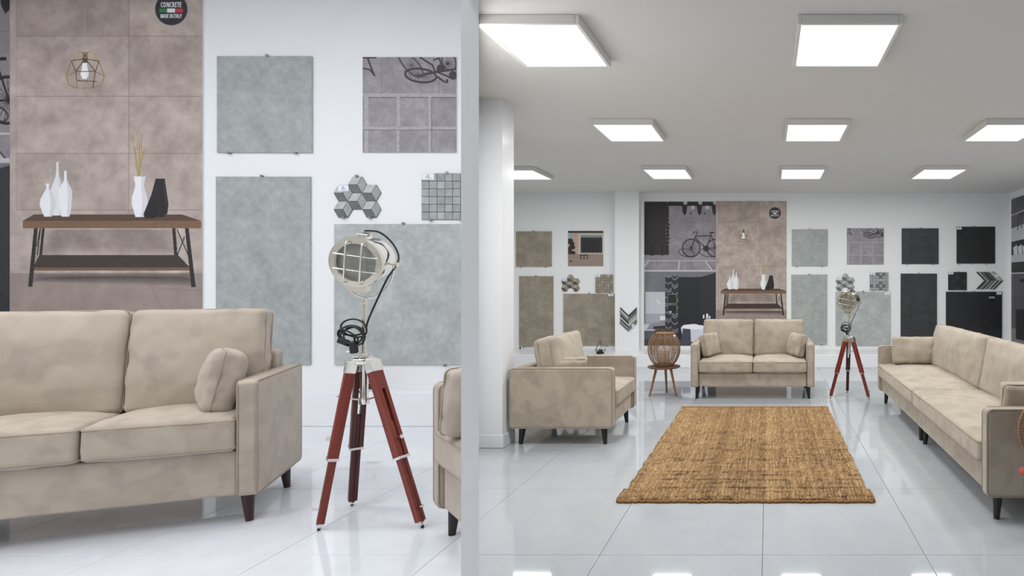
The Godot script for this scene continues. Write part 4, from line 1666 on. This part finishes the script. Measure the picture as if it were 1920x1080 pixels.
func build_prints_and_samples() -> void:
	var brown = brown_print()
	var bike = bike_print()
	var bath = bath_print()
	var paving = paving_print()
	var patio = patio_print()
	# ---- left bay
	var g = "display boards"
	var pb = board("poster", "large brown concrete poster with bench, vases and pendant behind the near sofa", "poster", [19, -43, 380, 692], ZL, brown, 0.012, g)
	emblem(pb, logo_at([19, -43, 380, 692], ZL, 321, 17), 30.0 / F * ZL)
	board("poster", "sliver of bicycle poster at the far left edge of the picture", "poster", [-345, -43, 18.5, 307], ZL, bike, 0.012, g)
	board("poster", "sliver of dark bathroom poster low at the far left edge", "poster", [-345, 307.5, 18.5, 692], ZL, bath, 0.012, g)
	slab("tile_sample", "square grey concrete tile on the wall right of the large poster", "tile sample", [406, 105, 584, 286], ZL, M.grey, 0.022, "wall tile samples", [[0.53, 1], [0.13, 0], [0.83, 0]])
	slab("tile_sample", "tall grey concrete slab on the wall behind the near sofa's arm", "tile sample", [404, 331, 581, 684], ZL, M.grey, 0.022, "wall tile samples", [[0.49, 1], [0.2, 0], [0.8, 0]])
	var big = slab("tile_sample", "large pale grey concrete slab right behind the near tripod lamp", "tile sample", [626, 420, 900, 684], ZL, M.grey_light, 0.022, "wall tile samples", [[0.475, 1], [0.15, 0], [0.76, 0]])
	sticker(big, Vector3(0.61, 0.69, 0.012), 0.12, 0.06)
	board("picture", "square picture of grey paving and a bicycle above the near mosaics", "picture", [680, 107, 856, 286], ZL, paving, 0.012, g)
	var cm = [M.cube_light, M.cube_mid, M.cube_dark]
	cube_mosaic("grey cube pattern mosaic hanging above the near tripod lamp", [625, 331, 714, 413], ZL, cm)
	grid_mosaic("grey square mosaic sheet cut off by the white partition", [790, 325, 878, 412], ZL, 6, [M.cube_mid, M.grey, M.grey_light, M.cube_mid])
	# ---- right bay, taupe group
	var z = ZW
	slab("tile_sample", "square taupe tile, topmost beside the white column", "tile sample", [967, 434, 1034, 500], z, M.taupe, 0.022, "wall tile samples")
	slab("tile_sample", "tall taupe slab behind the armchair's back", "tile sample", [973, 518, 1037, 650], z, M.taupe, 0.022, "wall tile samples")
	var tl = slab("tile_sample", "large taupe slab behind the armchair's far arm", "tile sample", [1056, 551, 1153, 648], z, M.taupe, 0.022, "wall tile samples")
	sticker(tl, Vector3(0.38, 0.43, 0.012), 0.09, 0.04)
	board("picture", "square picture of a dark patio doorway among the taupe tiles", "picture", [1065, 433, 1131, 499], z, patio, 0.012, g)
	var ct = [tri_mat(clouds(rgb(176, 168, 154), rgb(168, 160, 146), 161, 128, 128), 0.5, 0.5), M.taupe, tri_mat(clouds(rgb(98, 92, 84), rgb(90, 84, 78), 163, 128, 128), 0.5, 0.5)]
	cube_mosaic("taupe cube pattern mosaic above the large taupe slab", [1052, 516, 1087, 548], z, ct)
	grid_mosaic("taupe square mosaic sheet above the large taupe slab", [1116, 515, 1149, 549], z, 6, [M.taupe, ct[0], M.taupe])
	var strips = [mat(rgb(52, 54, 58), 0.5), mat(rgb(150, 154, 154), 0.5), mat(rgb(196, 198, 194), 0.5), mat(rgb(96, 98, 102), 0.5), mat(rgb(176, 168, 150), 0.5)]
	var zp := 10.45
	var c0 = P(1178.5, 599, zp - 0.008)
	chevron("grey striped chevron mosaic pointing down on the pilaster", c0, 46.0 / F * zp, 31.0 / F * zp, -PI / 2, strips, [0, 2, 1, 3, 0, 2, 0, 1, 3])
	# ---- posters
	board("poster", "bicycle poster above the bathroom poster, left of the brown poster", "poster", [1208, 378, 1342, 510], z, bike, 0.012, g)
	board("poster", "dark bathroom poster behind the rattan lantern", "poster", [1208, 510.4, 1342, 648], z, bath, 0.012, g)
	var rb = board("poster", "brown concrete poster with bench and vases behind the far sofa", "poster", [1342.4, 377, 1475, 648], z, brown, 0.012, g)
	emblem(rb, logo_at([1342.4, 377, 1475, 648], z, 1453, 399), 11.0 / F * z)
	# ---- grey group
	slab("tile_sample", "square grey tile on the wall right of the far brown poster", "tile sample", [1485, 430, 1552, 499], z, M.grey, 0.022, "wall tile samples")
	slab("tile_sample", "tall grey slab between the far sofa and the far tripod lamp", "tile sample", [1484, 515, 1551, 646], z, M.grey, 0.022, "wall tile samples")
	var gl = slab("tile_sample", "large pale grey slab right behind the far tripod lamp", "tile sample", [1567, 547, 1670, 648], z, M.grey_light, 0.022, "wall tile samples")
	sticker(gl, Vector3(0.42, 0.44, 0.012), 0.09, 0.04)
	board("picture", "square picture of paving and a bicycle, above the far tripod lamp", "picture", [1588, 428, 1657, 496], z, paving, 0.012, g)
	cube_mosaic("grey cube pattern mosaic above the far tripod lamp", [1567, 514, 1603, 546], z, cm)
	grid_mosaic("grey square mosaic sheet right of the far cube mosaic", [1631, 511, 1666, 544.5], z, 6, [M.cube_mid, M.grey, M.cube_mid, M.cube_dark])
	# ---- dark group
	slab("tile_sample", "square charcoal tile above the tall charcoal slab", "tile sample", [1691, 428, 1760, 495], z, M.dark, 0.022, "wall tile samples")
	slab("tile_sample", "tall charcoal slab behind the far end of the long sofa", "tile sample", [1689, 513, 1757, 646], z, M.dark, 0.022, "wall tile samples")
	var sq = slab("tile_sample", "square black tile near the right corner of the room", "tile sample", [1794, 425, 1866, 494], z, M.black, 0.022, "wall tile samples", [[0.44, 1], [0.06, 0], [0.4, 0], [0.76, 0]])
	sticker(sq, Vector3(-0.29, 0.29, 0.012), 0.08, 0.04)
	var bl = slab("tile_sample", "large black slab with a round sticker above the long sofa", "tile sample", [1774, 547, 1879, 648], z, M.black, 0.022, "wall tile samples")
	sticker(bl, Vector3(0.43, 0.44, 0.012), 0.08, 0.045)
	var eb := B.new()
	var pts = []
	for k in 32:
		pts.append(Vector2(cos(TAU * k / 32), sin(TAU * k / 32)) * 0.065)
	eb.prism(pts, 0.002)
	var es = part(bl, "round_sticker", eb.mesh(), mat(rgb(16, 16, 18), 0.4), Vector3(0.31, 0.36, 0.0118))
	for k in 4:
		part(es, "lettering", box_mesh(Vector3(0.018, 0.016, 0.001)), M.label_white, Vector3(-0.042 + k * 0.026, 0.012, 0.0015))
		part(es, "lettering", box_mesh(Vector3(0.005, 0.012, 0.001)), M.label_white, Vector3(-0.045 + k * 0.03, -0.014, 0.0015))
	grid_mosaic("small black mosaic sheet under the square black tile", [1778, 510, 1813, 544], z, 5, [M.black, M.dark, M.black], false)
	var c1 = P(1855.5, 526, z - 0.008)
	chevron("grey striped chevron mosaic pointing right above the large black slab", c1, 51.0 / F * z, 32.0 / F * z, 0.0, strips, [0, 3, 1, 0, 1, 3, 2, 0, 4, 0])
	# ---- murals on the right wall
	for k in 2:
		var y0: float = [CEIL - 0.12, 1.52][k]
		var y1: float = [1.53, 0.32][k]
		var t = thing("poster", ["black and white interior poster on the right wall, upper", "dark grey poster on the right wall, lower"][k], "poster", Vector3(4.192, (y0 + y1) / 2, -9.6), -PI / 2, g)
		part(t, "panel", box_mesh(Vector3(1.9, y0 - y1 - 0.006, 0.012)), M.label_white)
		var qb := B.new()
		var hh = (y0 - y1 - 0.006) / 2
		qb.quad(Vector3(-0.95, -hh, 0.0066), Vector3(0.95, -hh, 0.0066), Vector3(0.95, hh, 0.0066), Vector3(-0.95, hh, 0.0066), Vector3.BACK)
		part(t, "print", qb.mesh(), mural_print(k))


func logo_at(r: Array, zw: float, x: float, y: float) -> Vector3:
	var zf = zw - 0.012
	var c = P((r[0] + r[2]) / 2, (r[1] + r[3]) / 2, zf)
	var p = P(x, y, zf)
	return Vector3(p.x - c.x, p.y - c.y, 0.0075)


func build_furniture() -> void:
	# ---- left bay: near sofa, turned to face the room
	var phi = deg_to_rad(22)
	var dims = {"W": 1.52, "D": 0.78, "n": 2, "arm_w": 0.10, "leg": 0.165, "seat_bottom": 0.43, "seat_top": 0.62, "crown": 0.04, "arm_h": 0.825, "back_top": 1.2, "lean": 9.0, "leg_mat": M.leg_brown, "k": 1.15, "group": "beige velvet sofas"}
	var zr := 3.53
	var corner = Vector3((483.0 - VX) / F * zr, 0, -zr)
	var ax = Vector3(cos(phi), 0, -sin(phi))
	var inw = Vector3(-sin(phi), 0, -cos(phi))
	var at: Vector3 = corner - ax * dims.W / 2 + inw * dims.D / 2
	couch("loveseat", "large beige velvet two-seat sofa filling the left edge of the picture", "sofa", at, phi, dims)
	pillow("beige velvet throw pillow leaning on the near sofa's right arm", at + ax * 0.49 + Vector3(0, 0.805, 0) - inw * 0.1, Vector3(0.38, 0.36, 0.13), Basis(Vector3.UP, phi - deg_to_rad(66)) * Basis(Vector3.RIGHT, deg_to_rad(-12)), 3)

	# ---- right bay lamp and left bay lamp
	var lamp = tripod_lamp("tripod lamp with chrome searchlight head between the far sofa and long sofa", Vector3((1592.0 - VX) / F * 7.4, 0, -7.4), deg_to_rad(-7))
	var zl := 3.66
	var lx = (686.0 - VX) / F * zl
	var l2 = tripod_lamp("large tripod lamp with chrome searchlight head and red wooden legs in the left bay", Vector3(-2.352, 0, -3.573), 0.0, 6.0, 0.88, [Vector3(-0.125, 0, 0.107), Vector3(0.305, 0, 0.079), Vector3(-0.18, 0, -0.185)])
	l2.scale = Vector3.ONE * 1.31

	# ---- left bay: end of a second sofa that runs behind the partition
	var ray = (898.0 - VX) / F
	var A = Vector3((812.0 - VX) / F * 3.37, 0, -3.37)
	var turn = deg_to_rad(-47)
	var ex = Vector3(cos(turn), 0, -sin(turn))
	var ez = Vector3(sin(turn), 0, cos(turn))
	var d2 = {"W": 1.1, "D": 0.8, "n": 1, "arm_w": 0.10, "leg": 0.165, "seat_bottom": 0.42, "seat_top": 0.60, "arm_h": 0.84, "back_top": 1.2, "k": 1.15, "right": false, "group": "beige velvet sofas"}
	var s2 = couch("sofa_end", "end of a pale velvet sofa against the white partition", "sofa", A + ex * d2.W / 2 - ez * d2.D / 2, turn, d2)
	var pl = pillow("pale throw pillow on the sofa end by the white partition", A + ex * 0.40 - ez * 0.14 + Vector3(0, 0.79, 0), Vector3(0.4, 0.34, 0.12), Basis(Vector3.UP, turn - deg_to_rad(80)) * Basis(Vector3.RIGHT, deg_to_rad(-10)), 9)
	var left_n = Vector3(-1, 0, -ray).normalized()   # pointing into the left bay
	var face = Vector3(ray * 2.3, 0, -2.3) + left_n * (30.0 / F * 2.3 + 0.003)
	var plane = Plane(-left_n, face)
	for t in [s2, pl]:
		trim(t, plane)

	# ---- right bay furniture
	var std = {"arm_w": 0.09, "leg": 0.145, "seat_bottom": 0.315, "seat_top": 0.455, "arm_h": 0.655, "back_top": 0.885}
	var fs: Dictionary = std.duplicate()
	fs.merge({"W": 1.456, "D": 0.9, "n": 2, "group": "beige velvet sofas"})
	var fc = Vector3(-0.18, 0, -7.2 - 0.45)
	couch("loveseat", "beige velvet two-seat sofa in front of the posters", "sofa", fc, 0.0, fs)
	pillow("small throw pillow leaning on the left arm of the far two-seat sofa", fc + Vector3(-0.53, 0.615, 0.12), Vector3(0.34, 0.27, 0.1), Basis(Vector3.UP, deg_to_rad(68)) * Basis(Vector3.RIGHT, deg_to_rad(-14)), 13)
	pillow("small throw pillow leaning on the right arm of the far two-seat sofa", fc + Vector3(0.53, 0.615, 0.12), Vector3(0.34, 0.27, 0.1), Basis(Vector3.UP, deg_to_rad(-68)) * Basis(Vector3.RIGHT, deg_to_rad(-14)), 14)
	# armchair, facing right
	var ac: Dictionary = std.duplicate()
	ac.merge({"frame_rise": 0.0, "W": 0.93, "D": 0.88, "n": 1, "group": "beige velvet sofas"})
	var acc = Vector3(-1.757, 0, -5.66)
	couch("armchair", "beige velvet armchair beside the white column", "armchair", acc, PI / 2, ac)
	pillow("throw pillow lying inside the armchair's near arm", acc + Vector3(-0.02, 0.60, 0.255), Vector3(0.36, 0.24, 0.1), Basis(Vector3.UP, deg_to_rad(14)) * Basis(Vector3.RIGHT, deg_to_rad(16)), 15)
	# long sofa of two sections, facing left
	var la: Dictionary = std.duplicate()
	la.merge({"W": 1.74, "D": 0.98, "n": 1, "right": false, "arm_w": 0.1, "group": "beige velvet sofas", "back_top": 0.93})
	couch("sofa_section", "far section of the long pale velvet sofa, by the tripod lamp", "sofa", Vector3(1.265 + 0.49, 0, -(5.32 + 0.87)), -PI / 2, la)
	var lb: Dictionary = la.duplicate()
	lb.merge({"W": 1.77, "left": false, "right": true}, true)
	couch("sofa_section", "near section of the long pale velvet sofa at the right edge", "sofa", Vector3(1.265 + 0.49, 0, -(5.312 - 0.885)), -PI / 2, lb)
	pillow("rectangular throw pillow against the far arm of the long sofa", Vector3(1.64, 0.62, -6.86), Vector3(0.5, 0.29, 0.12), Basis(Vector3.UP, deg_to_rad(3)) * Basis(Vector3.RIGHT, deg_to_rad(-10)), 16)
	pillow("rectangular throw pillow against the near arm of the long sofa", Vector3(1.69, 0.625, -3.78), Vector3(0.5, 0.29, 0.12), Basis(Vector3.UP, deg_to_rad(-4)) * Basis(Vector3.RIGHT, deg_to_rad(10)), 17)

	rug()
	var sp = Vector3((1245.0 - VX) / F * 7.5, 0, -7.5)
	stool(sp)
	lantern(sp + Vector3(0, 0.356, 0))
	var tp = P(1125, 664, 9.95)
	terrarium("small wire terrarium with a plant on the ledge behind the armchair", Vector3(tp.x, 0.2105, tp.z), 1.1)
	var t2 = P(700, 720, 6.08)
	terrarium("wire terrarium with a green plant on the ledge behind the near tripod lamp", Vector3(t2.x, 0.3325, t2.z), 1.2)
	# dark slab leaning by the pilaster
	var ds = thing("leaning_slab", "dark slab standing on edge beside the pilaster", "tile sample", Vector3(P(1157, 0, 10.5).x - 0.02, 0.2105, -10.5))
	part(ds, "slab", box_mesh(Vector3(0.02, 0.54, 0.08), 0.002, 1), M.dark, Vector3(0, 0.27, 0), Basis.IDENTITY)
	# wall socket
	var so = thing("wall_socket", "white double wall socket left of the armchair", "socket", Vector3(P(976, 657, ZW).x, P(976, 657, ZW).y, -ZW + 0.008))
	part(so, "plate", box_mesh(Vector3(0.1, 0.17, 0.014), 0.004, 2), M.label_white)
	for s in [-1.0, 1.0]:
		var hb := B.new()
		hb.tube([Vector3(0, s * 0.04, 0.006), Vector3(0, s * 0.04, 0.0085)], 0.02, 14)
		part(so, "outlet", hb.mesh(), M.ink)
	# rattan fan at the right edge, in front of the long sofa's arm
	var rf = thing("rattan_tray", "edge of a round woven rattan tray at the right border", "tray", Vector3(1.6, 0.0, -3.42))
	var trb := B.new()
	var ringp := []
	for k in 48:
		ringp.append(Vector3(cos(TAU * k / 48) * 0.2, 0.567 + sin(TAU * k / 48) * 0.2, 0))
	trb.tube(ringp, 0.009, 8, true)
	part(rf, "rim", trb.mesh(), M.rattan)
	for k in 26:
		var y = -0.185 + k * 0.0148
		var hw = sqrt(maxf(0.0, 0.2 * 0.2 - y * y))
		var sb := B.new()
		sb.tube([Vector3(-hw, 0.567 + y, 0), Vector3(hw, 0.567 + y, 0)], 0.0048, 6)
		part(rf, "cane", sb.mesh(), M.rattan)
	var stb := B.new()
	stb.tube([Vector3(0, 0.001, 0), Vector3(0, 0.365, 0)], 0.008, 8)
	part(rf, "stem", stb.mesh(), M.rattan_dark)
	var cob := B.new()
	cob.lathe([Vector2(0, -0.026), Vector2(0.014, -0.022), Vector2(0.023, -0.012), Vector2(0.026, 0), Vector2(0.023, 0.012), Vector2(0.014, 0.022), Vector2(0, 0.026)], 18)
	tag(part(rf, "pompom", cob.mesh(), mat(rgb(206, 92, 76), 0.8), Vector3(-0.172, 0.335, 0)), "coral red pompom")
	var thb := B.new()
	thb.tube([Vector3(-0.172, 0.36, 0), Vector3(-0.158, 0.444, 0)], 0.0018, 5)
	part(rf, "thread", thb.mesh(), M.rattan_dark)
	var bsb := B.new()
	bsb.lathe([Vector2(0, 0.0), Vector2(0.06, 0.0), Vector2(0.06, 0.012), Vector2(0, 0.014)], 20)
	part(rf, "foot", bsb.mesh(), M.rattan_dark)


func trim(t: Node, plane: Plane) -> void:
	for c in t.get_children():
		trim(c, plane)
		if c is MeshInstance3D:
			var inv: Transform3D = c.global_transform.affine_inverse()
			var lp: Plane = inv * plane
			var m = clip_mesh(c.mesh, lp)
			if m == null:
				t.remove_child(c)
				c.free()
			else:
				c.mesh = m
